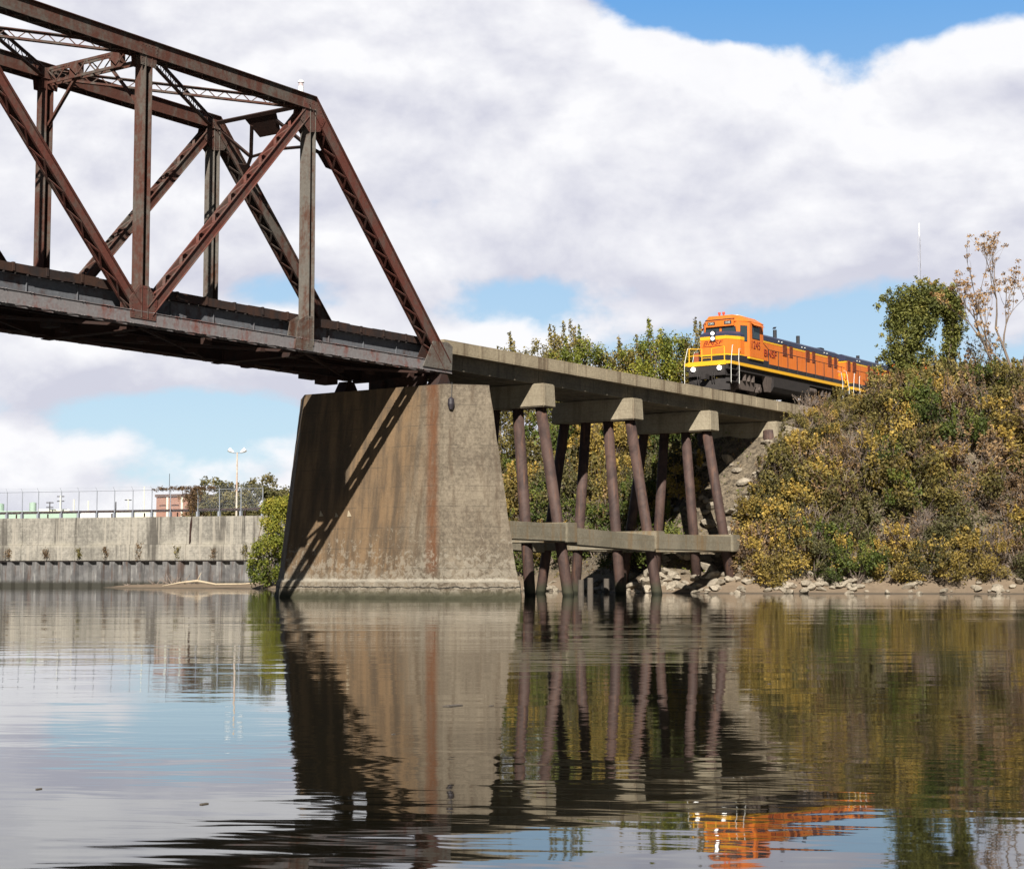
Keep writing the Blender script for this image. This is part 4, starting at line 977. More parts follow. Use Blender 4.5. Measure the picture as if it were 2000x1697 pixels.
# single shrubs one can point to
for (x, y, s_, k, lab) in ((26.2, -1.5, .8, 'gold', 'golden shrub leaning against the foot of the third trestle bent'), (28.0, -1.9, 1.0, 'gold', 'bright yellow shrub just right of the last raked pile'),
        (30.2, -1.7, .95, 'olive', 'olive shrub halfway up the slope below the wing wall'), (31.8, -2.4, .9, 'gold', 'yellow shrub directly under the pale wing wall'),
        (25.6, -2.9, .62, 'gold', 'low yellow shrub above the stones beside the upright dead stick'), (28.6, -3.8, .95, 'gold', 'broad yellow shrub between the white stick and the wing wall'), (33.2, -4.6, .7, 'brown', 'dry brown shrub hiding the end of the trestle parapet'),
        (35.6, -3.3, .5, 'olive', 'olive shrub rising in front of the last stretch of parapet'), (37.6, -3.0, .5, 'gold', 'yellowish shrub on the crest below the lead locomotive tail')):
    shrub(x, y, s_, k, '', lab)
for (x, y, s_, k, lab) in ((26.6, -.7, .62, 'brown', 'dry shrub growing between the last raked pile and the slope'), (28.6, -.8, .75, 'gold', 'golden shrub in the light beside the last raked pile'), (30.4, -.7, .7, 'brown', 'brown shrub close under the deck edge near the abutment'),
        (27.3, -2.9, .9, 'brown', 'brown tangled shrub behind the upright dead stick'), (29.8, -3.1, 1.0, 'olive', 'olive shrub in the thicket directly below the wing wall foot'), (31.2, -3.9, .85, 'gold', 'large golden shrub below the lead locomotive on the slope')):
    shrub(x, y, s_, k, '', lab)
shrub(33.4, -2.6, .62, 'olive', '', 'low olive shrub growing against the pale wing wall at the end of the trestle')
shrub(36.2, -1.3, .55, 'brown', '', 'small dry shrub at the parapet beside the lead locomotive fuel tank', z=10.3)
shrub(39.0, -1.4, .60, 'olive', '', 'small olive shrub below the rear bogie of the lead locomotive', z=10.5)
shrub(42.3, -1.8, .5, 'brown', '', 'dry shrub in front of the gap between the two locomotives', z=10.7)
shrub(46.8, -2.4, .95, 'olive', '', 'large olive shrub covering the side of the second locomotive', z=10.8)
shrub(49.5, -2.6, 1.35, 'brown', '', 'tall brown shrub covering the far end of the second locomotive', z=10.8)
shrub(43.8, -3.6, .8, 'dark', '', 'dark green shrub just below the second locomotive', z=10.4)
shrub(31.5, -1.7, 0.5, 'olive', '', 'small olive bush on the bare soil just under the wing wall')
shrub(29.2, -0.2, 0.45, 'brown', '', 'small dry bush on the rubble behind the last raked pile')
shrub(33.0, -3.3, 0.6, 'gold', '', 'yellow bush on the slope to the right of the wing wall')
tw = shrub(46.0, -1.2, .62, 'twig', '', 'bare grey sapling standing against the second locomotive roof', z=11.4, sz=1.5)

# ------------------------------------------------------------------ trees
def tree(name, label, loc, clumps, leaf, kind, per, seed, limbs=(), group=None, cat='tree', bark=BARK):
    e = thing(name, label, cat, loc, group)
    m = leaf_mesh('crown', clumps, leaf, LM[kind], seed, per)
    o = bpy.data.objects.new('crown', m); col.objects.link(o); o.parent = e
    mb = MB()
    for pts_, rs in limbs: mb.tube(pts_, rs, 7)
    if limbs: mb.build('trunk', bark, e, world=False)
    return e
random.seed(5)
# direction helpers in the horizontal plane: R = to the viewer's right, B = away from the viewer
Rv = Vector((math.sin(YA), -math.cos(YA), 0)); Bv = Vector((math.cos(YA), math.sin(YA), 0))
def path_clumps(path, n, s0, s1, tint, jit=.35):
    out = []; k = len(path)-1
    for i in range(n):
        t = random.random()*k; j = min(int(t), k-1); a = Vector(path[j][0]).lerp(Vector(path[j+1][0]), t-j); w = path[j][1]+(path[j+1][1]-path[j][1])*(t-j)
        a = a+Vector((rnd(-1, 1), rnd(-1, 1), rnd(-.8, .8)))*w; s = rnd(s0, s1)
        out.append((a, (s, s, s*1.15), tint+rnd(-.2, .2)))
    return out
def rb(r, b, z): return Rv*r+Bv*b+Vector((0, 0, z))
# vine-smothered tree shaped like an arch
base = (46.6, -3.6, 11.6)
cl = path_clumps([(rb(-.5, 0, 0), .8), (rb(-.9, 0, 2.5), .85), (rb(-1.15, 0, 4.6), 1.05), (rb(-.9, 0, 6.6), 1.05), (rb(.5, .2, 7.3), .8), (rb(1.7, .3, 7.0), .75), (rb(2.3, .4, 6.4), .5)], 230, .32, .60, .42)
cl += path_clumps([(rb(2.3, .4, 6.6), .45), (rb(2.1, .4, 4.6), .38), (rb(1.8, .3, 3.0), .5), (rb(1.4, .2, .5), .9)], 75, .22, .45, .5)
cl += path_clumps([(rb(.2, 0, .2), .8), (rb(.5, 0, 2.2), .7), (rb(.3, 0, 5.9), .7), (rb(.7, 0, 6.4), .6)], 60, .28, .5, .35)
cl += path_clumps([(rb(-1.9, 0, 1.5), .9), (rb(-2.1, 0, 4.5), .8), (rb(-1.9, 0, 7.3), .7), (rb(2.6, 0, 7.3), .7), (rb(2.6, 0, 5.0), .5)], 60, .10, .3, .5)
cl += path_clumps([(rb(-1.6, 0, 7.6), .5), (rb(.3, 0, 8.3), .5), (rb(1.9, 0, 8.0), .4)], 16, .12, .24, .7)
tree('vine_covered_tree', 'arch shaped tree smothered in green vines rising above the right bank', base, cl, .085, 'vine', 95, 31,
     [([rb(-.2, 0, -.5), rb(-.9, 0, 3), rb(-1.0, 0, 6.5)], [.22, .16, .07]), ([rb(1.4, .2, -.5), rb(2.0, .3, 4), rb(2.3, .3, 6.8)], [.16, .12, .05]), ([rb(-1.0, 0, 6.3), rb(.6, .2, 7.4), rb(2.3, .3, 6.8)], [.08, .06, .05])])
# thin orange-leaved tree at the right edge, limbs reaching left
def limb_tree(name, label, loc, starts, seed, kind, leaf, per, cs=(.12, .26)):
    random.seed(seed); e = thing(name, label, 'tree', loc); mb = MB(); tips = []
    for (p, d, ln, r, dep) in starts: branchy(mb, p, d, ln, r, dep, tips, .55, .18)
    mb.build('trunk', BARK, e, world=False)
    cl = [(t+Vector((rnd(-.15, .15), rnd(-.15, .15), rnd(-.1, .2))), (lambda s: (s, s, s*.7))(rnd(*cs)), rnd(.2, .9)) for t in tips]
    m = leaf_mesh('crown', cl, leaf, LM[kind], seed, per); o = bpy.data.objects.new('crown', m); col.objects.link(o); o.parent = e
    return e
limb_tree('sparse_tree', 'thin tree with sparse orange leaves and bare limbs at the right edge', (43.6, -10.3, 9.9),
          [(rb(.6, 0, -.3), rb(-.1, 0, 1), 3.2, .20, 0), (rb(.5, 0, 2.6), rb(-.75, .1, .8), 3.6, .12, 4), (rb(.5, 0, 2.8), rb(-.25, .2, 1), 3.6, .12, 4), (rb(.6, 0, 2.9), rb(.5, -.1, 1), 3.4, .11, 4), (rb(.5, 0, 2.2), rb(-1, .1, .45), 2.6, .07, 3), (rb(.5, 0, 3.2), rb(-.5, .3, .5), 3.0, .09, 4), (rb(.6, 0, 2.6), rb(.8, -.1, .7), 3.0, .09, 4)], 44, 'rust', .06, 80)
limb_tree('sparse_tree', 'small bare tree with a few leaves beside the arch shaped vine tree', (45.5, -8.4, 11.0),
          [(rb(0, 0, -.3), rb(.1, 0, 1), 2.2, .09, 3), (rb(.1, 0, .5), rb(-.5, .1, .9), 2.0, .06, 3)], 47, 'olive', .06, 60)
# taller shrubs standing up behind the trestle deck
random.seed(9)
hs = [(47.5, 30.2, 'olive', 13.4), (50.0, 26.8, 'olive', 13.7), (49.0, 23.6, 'lime', 12.2), (50.5, 20.9, 'olive', 11.0), (50.0, 18.0, 'lime', 11.0), (52.5, 15.8, 'olive', 10.3), (51, 13.4, 'gold', 9.0)]
sides = ['first', 'second', 'third', 'fourth', 'fifth', 'sixth', 'seventh']
for i, (x, y, k, h) in enumerate(hs):
    g = ground_z(x, y); cl = []
    for q in range(200):
        a = rnd(0, 6.28); z = rnd(.1, .93); rr = 3.1*math.sqrt(random.random())*(1-.35*z**5); s = rnd(.35, .72)
        cl.append(((rr*math.cos(a), rr*math.sin(a), z*(h-.6)), (s, s, s*1.2), rnd(.25, .85)))
    for q in range(5):
        a = rnd(0, 6.28); rr = rnd(.2, 1.6); zt_ = h*rnd(.88, 1.06)
        for k2 in range(5): cl.append(((rr*math.cos(a)+k2*.03, rr*math.sin(a), zt_-k2*.28), (.14+.03*k2, .14+.03*k2, .2), rnd(.4, .95)))
    limbs = [([(0, 0, -.4), (rnd(-.3, .3), rnd(-.3, .3), h*.5), (rnd(-.6, .6), rnd(-.6, .6), h*.92)], [.14, .09, .02]) for q in range(4)]
    tree('slender_tree', '%s bushy autumn tree behind the trestle deck, %s from the left' % (WORDS[k], sides[i]), (x, y, g), cl, .09, k, 72, 60+i, limbs, 'bushy trees behind the trestle deck')
# yellow-green willow-like bush at the foot of the old wall, left of the pier
random.seed(14)
cl = []
for q in range(230):
    z = random.random(); wdt = 1.0+1.1*math.sin(PI*min(1, z*1.05+.12))*.9; a = rnd(0, 6.28); rr = wdt*math.sqrt(random.random())*.85; s = rnd(.22, .45)
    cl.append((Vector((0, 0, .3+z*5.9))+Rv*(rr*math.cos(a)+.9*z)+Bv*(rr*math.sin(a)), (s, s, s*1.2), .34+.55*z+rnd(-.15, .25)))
for q in range(14):
    r0 = rnd(-.8, 1.9)
    for k2 in range(4): cl.append((Vector((0, 0, 6.0+rnd(0, .35)-k2*.2+.25*r0))+Rv*(r0+.25), (.16, .16, .22), rnd(.6, 1)))
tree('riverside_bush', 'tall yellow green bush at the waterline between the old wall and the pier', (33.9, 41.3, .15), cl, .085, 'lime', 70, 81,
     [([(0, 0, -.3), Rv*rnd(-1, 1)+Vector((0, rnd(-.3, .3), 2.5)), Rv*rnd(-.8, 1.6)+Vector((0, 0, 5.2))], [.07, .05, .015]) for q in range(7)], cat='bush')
cl = []
for q in range(150):
    z = random.random(); a = rnd(0, 6.28); rr = 1.5*math.sqrt(random.random()); s = rnd(.25, .5)
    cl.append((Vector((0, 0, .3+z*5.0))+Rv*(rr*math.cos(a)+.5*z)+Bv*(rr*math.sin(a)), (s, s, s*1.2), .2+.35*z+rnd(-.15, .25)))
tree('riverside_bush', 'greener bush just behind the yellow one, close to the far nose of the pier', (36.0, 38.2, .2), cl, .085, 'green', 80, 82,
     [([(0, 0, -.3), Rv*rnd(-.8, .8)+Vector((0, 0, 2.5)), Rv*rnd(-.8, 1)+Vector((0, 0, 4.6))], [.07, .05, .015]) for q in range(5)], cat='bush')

# ------------------------------------------------------------------ stones along the right shore
ROCK = []
m_rock = concrete('limestone', (.17, .145, .11), (.36, .31, .24), dirtamt=.5, dirt=(.12, .10, .07), scale=1.2)[0]
for i in range(7):
    random.seed(300+i); bm = bmesh.new(); bmesh.ops.create_icosphere(bm, subdivisions=2, radius=1)
    pl = [(Vector((rnd(-1, 1), rnd(-1, 1), rnd(-1, 1))).normalized(), rnd(.45, .8)) for _ in range(13)]
    for v in bm.verts:
        for n_, d_ in pl:
            k = v.co.dot(n_)
            if k > d_: v.co -= n_*(k-d_)
        v.co *= 1+rnd(-.03, .03)
    for v in bm.verts: v.co.x *= rnd(.98, 1.02)*1.25; v.co.z *= .72
    me = bpy.data.meshes.new('rock'); bm.to_mesh(me); bm.free(); me.materials.append(m_rock); ROCK.append(me)
random.seed(77)
def rock(x, y, s, label, group, z=None):
    o = bpy.data.objects.new('rock', random.choice(ROCK)); col.objects.link(o)
    o.location = (x, y, (ground_z(x, y)+s*.22) if z is None else z); o.scale = (s*rnd(.8, 1.3), s*rnd(.8, 1.3), s*rnd(.7, 1.1)); o.rotation_euler = (rnd(-.4, .4), rnd(-.4, .4), rnd(0, 6.28))
    return tag(o, label, 'rock', group)
for i in range(190):
    y = rnd(-16, 5.5); t = rnd(-.1, 2.6)
    if y < -8 and random.random() < .55: continue
    x = shore(y)+t
    rock(x, y, rnd(.16, .42)*(1 if t > .6 else .7), 'pale broken stone in the riprap along the right shore', 'riprap stones along the right shore')
for i in range(120):
    y = rnd(-1.6, 7.5); t = rnd(2.0, 9.8)
    rock(shore(y)+t, y, rnd(.18, .55), 'pale slab of rubble on the slope under the end of the trestle', 'rubble under the end of the trestle')
for i in range(30):
    y = rnd(5, 16); rock(shore(y)+rnd(-.1, 1.6), y, rnd(.15, .4), 'stone at the waterline behind the trestle piles', 'stones behind the trestle piles')
rock(24.6, -.2, .62, 'large pale boulder at the foot of the third trestle bent', None)
rock(24.2, 3.6, .66, 'round white boulder seen between the second bent piles near the water', None)
rock(30.1, -7.6, .60, 'grey brown boulder standing alone in front of the thicket', None)
rock(32.2, -12.1, .42, 'low flat pale stone on the sandy shore at the right', None)
# timber stubs in the water under the trestle
for i, (x, y, h) in enumerate(((12.5, 1.6, .55), (14.6, 2.1, .75), (15.8, 2.3, .85), (19.6, 2.6, 1.1), (20.8, 4.4, .8), (13.3, 4.4, .6))):
    mb = MB(); mb.tube([(x, y, -2.6), (x+.02, y, h)], [.17, .15], 9)
    tag(mb.build('timber_stub', M_POST), 'rotted dark timber stub standing in the water under the trestle', 'post', 'rotted timber stubs under the trestle')
# driftwood
def stick(name, label, pts_, rs, group=None, mat=M_WOOD, cat='driftwood'):
    mb = MB(); mb.tube(pts_, rs, 7); return tag(mb.build(name, mat, smooth=True), label, cat, group)
dl = thing('driftwood_branch', 'long pale bleached branch lying on the mud left of the pier', 'driftwood', (33.5, 47, .2))
mb = MB(); p0 = Vector((33.0, 50.3, .28))
mb.tube([p0-Rv*.6+Vector((0, 0, -.1)), p0+Rv*.8+Vector((0, 0, .16)), p0+Rv*2.0+Vector((0, 0, .28)), p0+Rv*3.4+Vector((0, 0, .02)), p0+Rv*5.4+Vector((0, 0, .05)), p0+Rv*7.6+Vector((0, 0, .22))], [.04, .07, .10, .08, .06, .03], 8)
mb.build('main_limb', M_WOOD, dl, smooth=True)
for a, b_ in ((2.0, .9), (6.6, 1.0)):
    mb = MB(); mb.tube([p0+Rv*a+Vector((0, 0, .2)), p0+Rv*(a+.12)+Vector((0, 0, .55)), p0+Rv*(a+.3)+Vector((0, 0, b_))], [.05, .035, .015], 6); mb.build('side_branch', M_WOOD, dl, smooth=True)
stick('driftwood_pole', 'slim grey pole lying across the stones at the right shore', [(28.6, -6.6, .3), (30.3, -8.2, .45), (32.4, -10.2, .75)], [.05, .045, .03])
stick('leaning_stick', 'white dead stick standing upright in front of the thicket', [(26.1, -2.2, .5), (26.15, -2.25, 1.3), (26.0, -2.1, 2.3)], [.05, .045, .03], cat='stick')
stick('leaning_stick', 'short pale stick leaning low among the shrubs at the right shore', [(31.6, -9.8, .9), (32.4, -10.8, 1.6), (33.2, -11.7, 2.1)], [.03, .03, .02], cat='stick')

# ------------------------------------------------------------------ old retaining wall on the left
def wpt(s, d=0.0, z=0.0):          # s metres along the wall from its far left end, d metres inland
    p = WA+WD*s+WN*d; return Vector((p.x, p.y, z))
WLEN = (WB-WA).length
wall = thing('retaining_wall', 'long weathered concrete quay wall on a dark sheet pile base along the left shore', 'wall', wpt(20, 0, 0))
def wbox(mb, s0, s1, d0, d1, z0, z1):
    a = [wpt(s0, d0, z0), wpt(s1, d0, z0), wpt(s1, d1, z0), wpt(s0, d1, z0), wpt(s0, d0, z1), wpt(s1, d0, z1), wpt(s1, d1, z1), wpt(s0, d1, z1)]
    mb.add(a, [(0, 3, 2, 1), (4, 5, 6, 7), (0, 1, 5, 4), (1, 2, 6, 5), (2, 3, 7, 6), (3, 0, 4, 7)]); return mb
seg = 5.05; n = int(WLEN/seg)+1
for i in range(n):
    s0, s1 = i*seg+.012, min((i+1)*seg-.012, WLEN)
    wbox(MB(), s0, s1, .10, 3.4, 3.45, 5.66).build('upper_panel', C_WALL, wall, bevel=.02)
    wbox(MB(), s0, s1, -.06, 3.4, 2.16, 3.448).build('lower_panel', C_WALL, wall, bevel=.03)
mb = MB(); out = []; fs = []; s = 0; k = 0; prof = []
while s < WLEN:
    prof += [(s, .35), (s+.42, .35), (s+.60, .02), (s+1.02, .02)]; s += 1.2
mbv = [wpt(a, d, z) for a, d in prof for z in (-2.5, 2.12)]
mb.add(mbv, [(2*i, 2*i+2, 2*i+3, 2*i+1) for i in range(len(prof)-1)])
sh = mb.build('sheet_piling', M_SHEET, wall)
wbox(MB(), 0, WLEN, .01, 1.4, 2.08, 2.155).build('capping_channel', M_TIE, wall)
# tufts of weeds rooted in the joint of the wall
random.seed(33)
for i, (s, h, k) in enumerate(((14.0, .6, 'brown'), (17.6, .5, 'brown'), (20.6, .55, 'olive'), (23.1, .8, 'brown'), (26.1, 1.15, 'brown'), (29.6, .85, 'olive'), (32.8, .6, 'brown'), (35.6, .95, 'olive'), (38.6, .8, 'brown'), (41.9, .9, 'brown'))):
    e = thing('weed_tuft', None, None, wpt(s, -.12, 2.6+.1))
    cl = [((rnd(-.22, .22), rnd(-.22, .22), rnd(-.45, .7)*h), (.17, .17, .22), rnd(.2, .7)) for q in range(26)]
    o = bpy.data.objects.new('foliage', leaf_mesh('foliage', cl, .05, LM[k], 400+i, 40)); col.objects.link(o); o.parent = e
    tag(e, ('tall dry bush growing out of the face of the old quay wall' if i == 4 else 'tuft of %s weeds growing from a joint of the old quay wall' % ('green' if k == 'olive' else 'dry brown')), 'weed', None if i == 4 else 'weed tufts on the old quay wall')
# fence on the wall
fence = thing('chain_fence', 'tall galvanised post fence with barbed wire arms along the top of the quay wall', 'fence', wpt(20, .5, 5.66))
ss = []
for (x, y) in ((34.21, 71.17), (34.73, 69.81), (35.26, 68.36), (35.99, 66.32), (36.53, 64.77), (37.07, 63.17), (37.57, 61.62), (38.07, 60.01), (38.57, 58.35), (39.03, 56.74), (39.68, 54.36), (40.16, 52.51), (40.61, 50.66)):
    ss.append((Vector((x, y))-WA).dot(WD))
ss = [ss[0]-1.6*i for i in range(7, 0, -1)]+ss+[ss[-1]+1.9]
for s in ss:
    mb = MB(); b0 = wpt(s, .45, 5.66); mb.tube([b0, b0+Vector((0, 0, 2.2))], .036, 8)
    mb.tube([b0+Vector((0, 0, 2.2)), b0+Vector((0, 0, 2.5))-Rv*.14], .02, 6); mb.build('fence_post', M_GALV, fence)
    mb = MB(); wbox(mb, s-.08, s+.08, .30, .60, 5.662, 6.05); mb.build('post_foot', M_GALV, fence)
mb = MB(); mb.tube([wpt(ss[0], .45, 7.83), wpt(ss[-1], .45, 7.83)], .022, 6); mb.build('top_rail', M_GALV, fence)
for dz_ in (.12, .25):
    mb = MB(); mb.tube([wpt(ss[0], .45, 7.86+dz_)-Rv*.5*dz_, wpt(ss[-1], .45, 7.86+dz_)-Rv*.5*dz_], .007, 4); mb.build('barbed_wire', M_GALV, fence)
M_MESH, t, b = newmat('chain_mesh'); P = coords(t)
u_ = t.m('ADD', t.m('MULTIPLY', t.sep(P)[1], 1.0), t.sep(P)[2]); v_ = t.m('SUBTRACT', t.m('MULTIPLY', t.sep(P)[1], 1.0), t.sep(P)[2])
g1 = t.m('GREATER_THAN', t.m('ABSOLUTE', t.m('SUBTRACT', t.m('FRACT', t.m('MULTIPLY', u_, 12)), .5)), .478); g2 = t.m('GREATER_THAN', t.m('ABSOLUTE', t.m('SUBTRACT', t.m('FRACT', t.m('MULTIPLY', v_, 12)), .5)), .478)
t.put(b.inputs['Base Color'], (.30, .32, .36)); t.put(b.inputs['Alpha'], t.m('MAXIMUM', g1, g2))
mb = MB(); mb.add([wpt(ss[0], .47, 6.05), wpt(ss[-1], .47, 6.05), wpt(ss[-1], .47, 7.8), wpt(ss[0], .47, 7.8)], [(0, 1, 2, 3)]); mb.build('wire_mesh', M_MESH, fence)
pr = thing('pipe_rail', 'dark pipeline running along the quay wall behind the fence posts', 'pipe', wpt(20, .8, 6.1))
mb = MB(); mb.tube([wpt(0, .9, 6.10), wpt(WLEN, .9, 6.22)], .105, 10); mb.build('pipe', S_DARK, pr)
for s in range(2, int(WLEN), 3):
    mb = MB(); wbox(mb, s-.04, s+.04, .85, .95, 5.662, 6.02); mb.build('pipe_support', S_DARK, pr)
# vine hanging over the fence
random.seed(35); cl = []
s9, s10 = ss[-5], ss[-4]
for q in range(70):
    s = rnd(s9-1.6, s10+1.5); w = 1-abs((s-(s10-.4))/3.2); cl.append((wpt(s, .45+rnd(-.2, .2), 7.95+rnd(-.12, .12)), (.22, .14, .13), rnd(.1, .6)))
for q in range(120):
    s = s10-.45+random.gauss(0, .5); z = 7.95-random.random()**1.3*2.0; k = max(.15, (z-5.9)/2.0); cl.append((wpt(s10-.45+(s-s10+.45)*k*1.3, .42+rnd(-.2, .2), z), (.2, .16, .2), rnd(.1, .6)))
e = thing('fence_vine', 'dark brown vine draped over the top of the fence above the quay wall', 'vine', wpt(s10, .45, 5.7))
o = bpy.data.objects.new('foliage', leaf_mesh('foliage', [((Vector(c)-e.location), r_, t_) for c, r_, t_ in cl], .06, LM['brown'], 501, 75)); col.objects.link(o); o.parent = e
mb = MB()
for q in range(4): mb.tube([wpt(s10-.4+rnd(-.1, .1), .0, 3.3+rnd(0, .4)), wpt(s10-.35+rnd(-.12, .12), .02, 5.0), wpt(s10-.3, .05, 5.75), wpt(s10-.35, .40, 7.2)], [.02, .03, .035, .03], 5)
mb.build('stem', S_DARK, e)
# lamp post with twin floodlights
lp = thing('floodlight_pole', 'tall pale rust streaked pole carrying two white floodlights behind the quay wall', 'lamp post', (44.75, 54.86, 5.3))
MB().tube([(44.75, 54.86, 5.2), (44.75, 54.86, 11.1)], [.085, .06], 10).build('pole', steel('pale_rusty_pole', (.55, .5, .42), (.35, .14, .06), -.05), lp)
mb = MB(); c0 = Vector((44.75, 54.86, 11.05)); mb.tube([c0-Rv*.33, c0+Rv*.33], .03, 6); mb.build('cross_arm', M_GALV, lp)
for sg in (-1, 1):
    c1 = c0+Rv*.33*sg; mb = MB(); mb.tube([c1+Vector((0, 0, .05))-Rv*.05*sg, c1+Rv*.2*sg+Vector((0, 0, .18)), c1+Rv*.36*sg+Vector((0, 0, .30))][:3], [.07, .17, .20], 12); mb.build('floodlight', M_LAMPW, lp)
# plant yard beyond the wall
def at(px_, py_, d):
    a = (px_-1000)/FPX; b_ = (848.5-py_)/FPX
    fw = math.cos(PITCH)-b_*math.sin(PITCH); up = math.sin(PITCH)+b_*math.cos(PITCH)
    r = Vector((fw*math.cos(YA)+a*math.sin(YA), fw*math.sin(YA)-a*math.cos(YA), up)); r /= math.hypot(r.x, r.y)
    return Vector(cam.location)+r*d
bb = thing('brick_building', 'flat roofed red brick building with pale pilasters beyond the fence', 'building', at(344, 1000, 188)); z0 = 5.0; z1 = at(305, 970, 188).z
pL, pR = at(305, 1000, 189), at(384, 1000, 186); dv = (pR-pL); dv.z = 0; dn = dv.normalized(); bn = Vector((-dn.y, dn.x, 0)); bn = bn if bn.dot(Bv) > 0 else -bn
def bbox(mb, a, b_, d0, d1, za, zb):
    v = [pL+dn*a+bn*d0, pL+dn*b_+bn*d0, pL+dn*b_+bn*d1, pL+dn*a+bn*d1]
    mb.add([(p.x, p.y, za) for p in v]+[(p.x, p.y, zb) for p in v], [(0, 3, 2, 1), (4, 5, 6, 7), (0, 1, 5, 4), (1, 2, 6, 5), (2, 3, 7, 6), (3, 0, 4, 7)]); return mb
bl = dv.length
bbox(MB(), 0, bl, 0, 6, z0, z1).build('wall', M_BRICK, bb)
bbox(MB(), -.12, bl+.12, -.12, 6.1, z1+.003, z1+.28).build('roof', plain('dark_coping', (.12, .08, .07), .8), bb)
for a in (.28, .64): bbox(MB(), bl*a-.12, bl*a+.12, -.06, .05, z0, z1-.02).build('pilaster', M_PCREAM, bb)
for a, w in ((.08, .16), (.38, .18)): bbox(MB(), bl*a, bl*(a+w), -.03, .05, z1-.95, z1-.85).build('lintel', S_DARK, bb)
def yardbox(name, label, cat, x0, x1, yt, yb, d, mat, depth=2.5, group=None, parts=None):
    a, b_ = at(x0, yb, d), at(x1, yb, d); zt_ = at((x0+x1)/2, yt, d).z; w = b_-a; w.z = 0; dn_ = w.normalized(); bn_ = Vector((-dn_.y, dn_.x, 0)); bn_ = bn_ if bn_.dot(Bv) > 0 else -bn_
    mb = MB(); v = [a, b_, b_+bn_*depth, a+bn_*depth]
    mb.add([(p.x, p.y, 5.2) for p in v]+[(p.x, p.y, zt_) for p in v], [(0, 3, 2, 1), (4, 5, 6, 7), (0, 1, 5, 4), (1, 2, 6, 5), (2, 3, 7, 6), (3, 0, 4, 7)])
    return tag(mb.build(name, mat, bevel=.06), label, cat, group)
def tank(name, label, x0, x1, yt, d, mat):
    a, b_ = at(x0, 1000, d), at(x1, 1000, d); r = (b_-a).length/2; c = (a+b_)/2; zt_ = at((x0+x1)/2, yt, d).z
    e = thing(name, label, 'tank', (c.x, c.y, 5.2)); MB().tube([(c.x, c.y, 5.2), (c.x, c.y, zt_)], r, 20).build('shell', mat, e); MB().tube([(c.x, c.y, zt_), (c.x, c.y, zt_+.1)], [r*.98, r*.2], 20).build('roof', mat, e)
tank('storage_tank', 'pale green upright tank at the left edge beyond the fence', -14, 8, 984, 230, M_PGREEN)
tank('storage_tank', 'narrow pale green tank standing between two fence posts', 57, 71, 982, 235, M_PGREEN)
yardbox('barge_hull', 'low pale green hull of a barge beyond the left end of the quay wall', 'barge', -30, 150, 998, 1015, 225, M_PGREEN, 6)
yardbox('deck_house', 'cream deck house between the green tank and the mast', 'building', 74, 136, 994, 1000, 229, M_PCREAM, 3)
yardbox('white_trailer', 'bright white box trailer behind the fence, left of the two', 'trailer', 157, 186, 1002, 1012, 180, M_WHITE, 2.4, 'white box trailers in the yard')
yardbox('white_trailer', 'bright white box trailer behind the fence, right of the two', 'trailer', 190, 222, 1001, 1012, 180, M_WHITE, 2.4, 'white box trailers in the yard')
yardbox('long_shed', 'long pale shed seen low through the fence left of the brick building', 'shed', 224, 306, 1000, 1008, 215, M_PCREAM, 5)
for i, (x, yt, d, w, lab) in enumerate(((97, 980, 228, .10, 'short dark mast with crossed arms above the cream deck house'), (118, 968, 228, .16, 'thick mast with crosstrees above the cream deck house'), (144, 975, 240, .16, 'pale post between the mast and the white trailers'), (172, 978, 240, .14, 'pale post above the left white trailer'),
        (226, 980, 230, .12, 'dark crooked pole just right of the white trailers'), (250, 975, 240, .16, 'pale mast with a dark flat head'), (281, 950, 260, .12, 'tall thin white mast left of the brick building'), (330, 925, 210, .05, 'thin dark pole above the brick building roof'))):
    c = at(x, 1000, d); zt_ = at(x, yt, d).z; e = thing('mast', lab, 'mast', (c.x, c.y, 5.2)); mt = M_TIE if i in (0, 4, 7) else M_PCREAM
    MB().tube([(c.x, c.y, 5.2), (c.x, c.y, zt_)], [w, w*.7], 6).build('pole', mt, e)
    if i in (0, 1, 5):
        for zz_ in (zt_-.1, zt_-.7)[:2 if i < 2 else 1]:
            p = Vector((c.x, c.y, zz_)); MB().bar(p-Rv*.45, p+Rv*.45, (0, 0, 1), .12, .12).build('crosstree', M_TIE, e)
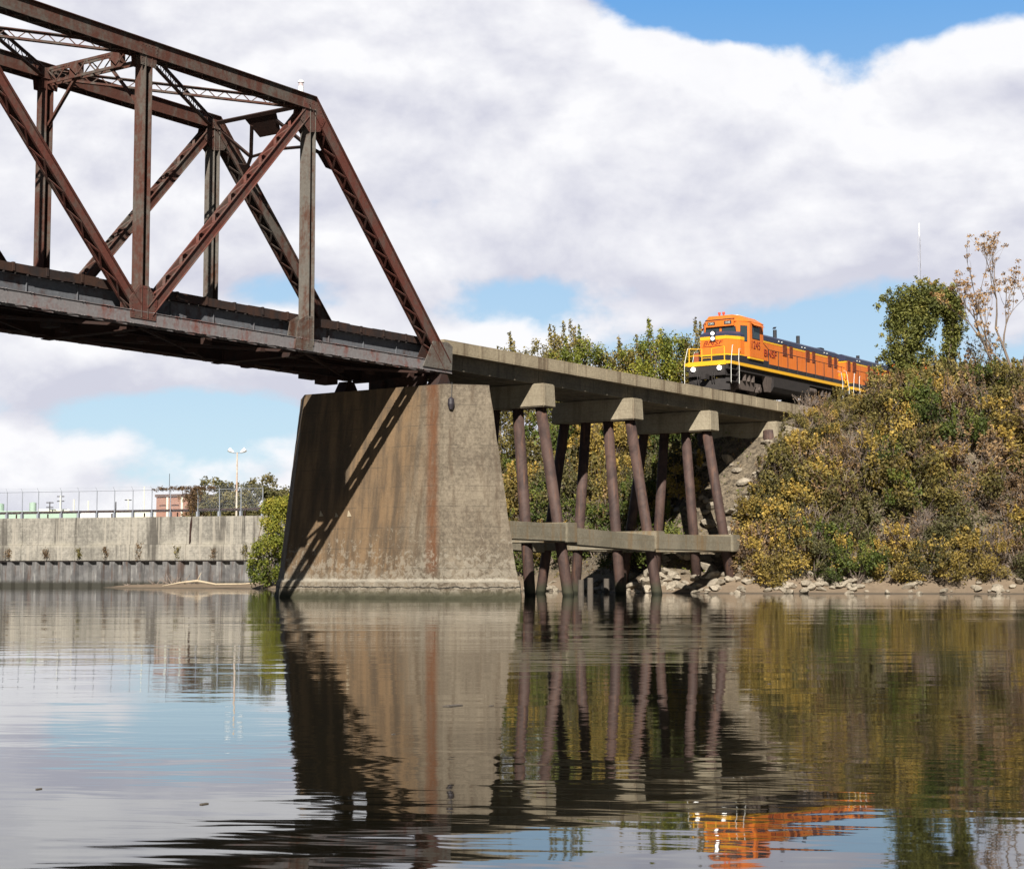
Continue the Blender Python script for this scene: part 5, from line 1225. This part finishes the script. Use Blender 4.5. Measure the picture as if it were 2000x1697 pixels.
# dark trees beyond the wall
random.seed(90)
for i, (x, y_, d, wdt, lab) in enumerate(((425, 930, 175, 2.6, 'dark evergreen tree behind the fence beside the floodlight pole'), (500, 925, 170, 2.8, 'grey green tree behind the floodlight pole'), (395, 968, 185, 2.4, 'low brown green tree right of the brick building'),
        (455, 958, 160, 2.6, 'low dark tree between fence and floodlight pole'), (530, 950, 165, 2.6, 'low grey tree behind the yellow riverside bush'), (565, 955, 175, 3.0, 'dull green tree just left of the pier top'))):
    p = at(x, 1000, d); zt_ = at(x, y_, d).z-5.3; cl = []
    for q in range(80):
        a = rnd(0, 6.28); z = rnd(.05, 1); rr = wdt*math.sqrt(random.random())*(1-.5*z**3); s = rnd(.35, .7); cl.append(((rr*math.cos(a), rr*math.sin(a), z*zt_*.92), (s, s, s*.9), rnd(.3, .8)))
    tree('broad_tree', lab, (p.x, p.y, 5.3), cl, .13, 'dark' if i != 2 else 'brown', 45, 600+i, [([(0, 0, -.2), (.1, .1, zt_*.4), (.2, 0, zt_*.8)], [.2, .14, .04])], 'trees beyond the quay wall')
# distant radio mast on the right
c = at(1800, 700, 420); zt_ = at(1800, 436, 420).z; zm = at(1800, 462, 420).z
e = thing('radio_mast', 'very thin distant radio mast with a white top above the vine covered tree', 'mast', (c.x, c.y, 10))
MB().tube([(c.x, c.y, zm), (c.x, c.y, zt_)], .13, 6).build('antenna', M_WHITE, e)
mb = MB()
for q in range(3):
    a = q*2.094; o_ = Vector((math.cos(a), math.sin(a), 0))*.35; mb.tube([Vector((c.x, c.y, 8))+o_, Vector((c.x, c.y, zm))+o_], .035, 4)
for q in range(40):
    z = 20+q*(zm-20)/40; a = q*2.094; o1 = Vector((math.cos(a), math.sin(a), 0))*.35; o2 = Vector((math.cos(a+2.094), math.sin(a+2.094), 0))*.35
    mb.tube([Vector((c.x, c.y, z))+o1, Vector((c.x, c.y, z+(zm-20)/40))+o2], .03, 3)
mb.build('lattice', plain('grey_mast', (.4, .4, .44), .6), e)
# brushwood heaped at the foot of the wall
random.seed(52)
e = thing('brushwood_heap', 'heap of dead branches on the mud at the foot of the sheet piling', 'driftwood', (wpt(30, -1.0, .3)))
mb = MB()
for q in range(70):
    s = 30+random.gauss(0, 1.7); p = wpt(s, -rnd(.3, 1.6), .15); mb.tube([p, p+Vector((rnd(-.8, .8), rnd(-.8, .8), rnd(.2, 1.1)*max(.2, 1-abs(s-30)/3.5)))], [.04, .012], 4)
mb.build('branches', TWIG, e)
# floating scraps on the river
random.seed(8)
for (px_, py_, s) in ((885, 1374, .085), (960, 1374, .022), (770, 1428, .014), (85, 1519, .015), (700, 1237, .03), (465, 1186, .04), (405, 1555, .02), (1500, 1330, .02)):
    d = .958/((py_-1123)/FPX); p = at(px_, 1123, d); mb = MB(); mb.box(p.x-s, p.x+s, p.y-s*.35, p.y+s*.35, -.01, .004+s*.03)
    tag(mb.build('floating_scrap', M_POST), 'small dark scrap of driftwood floating on the calm river', 'debris', 'scraps floating on the river')
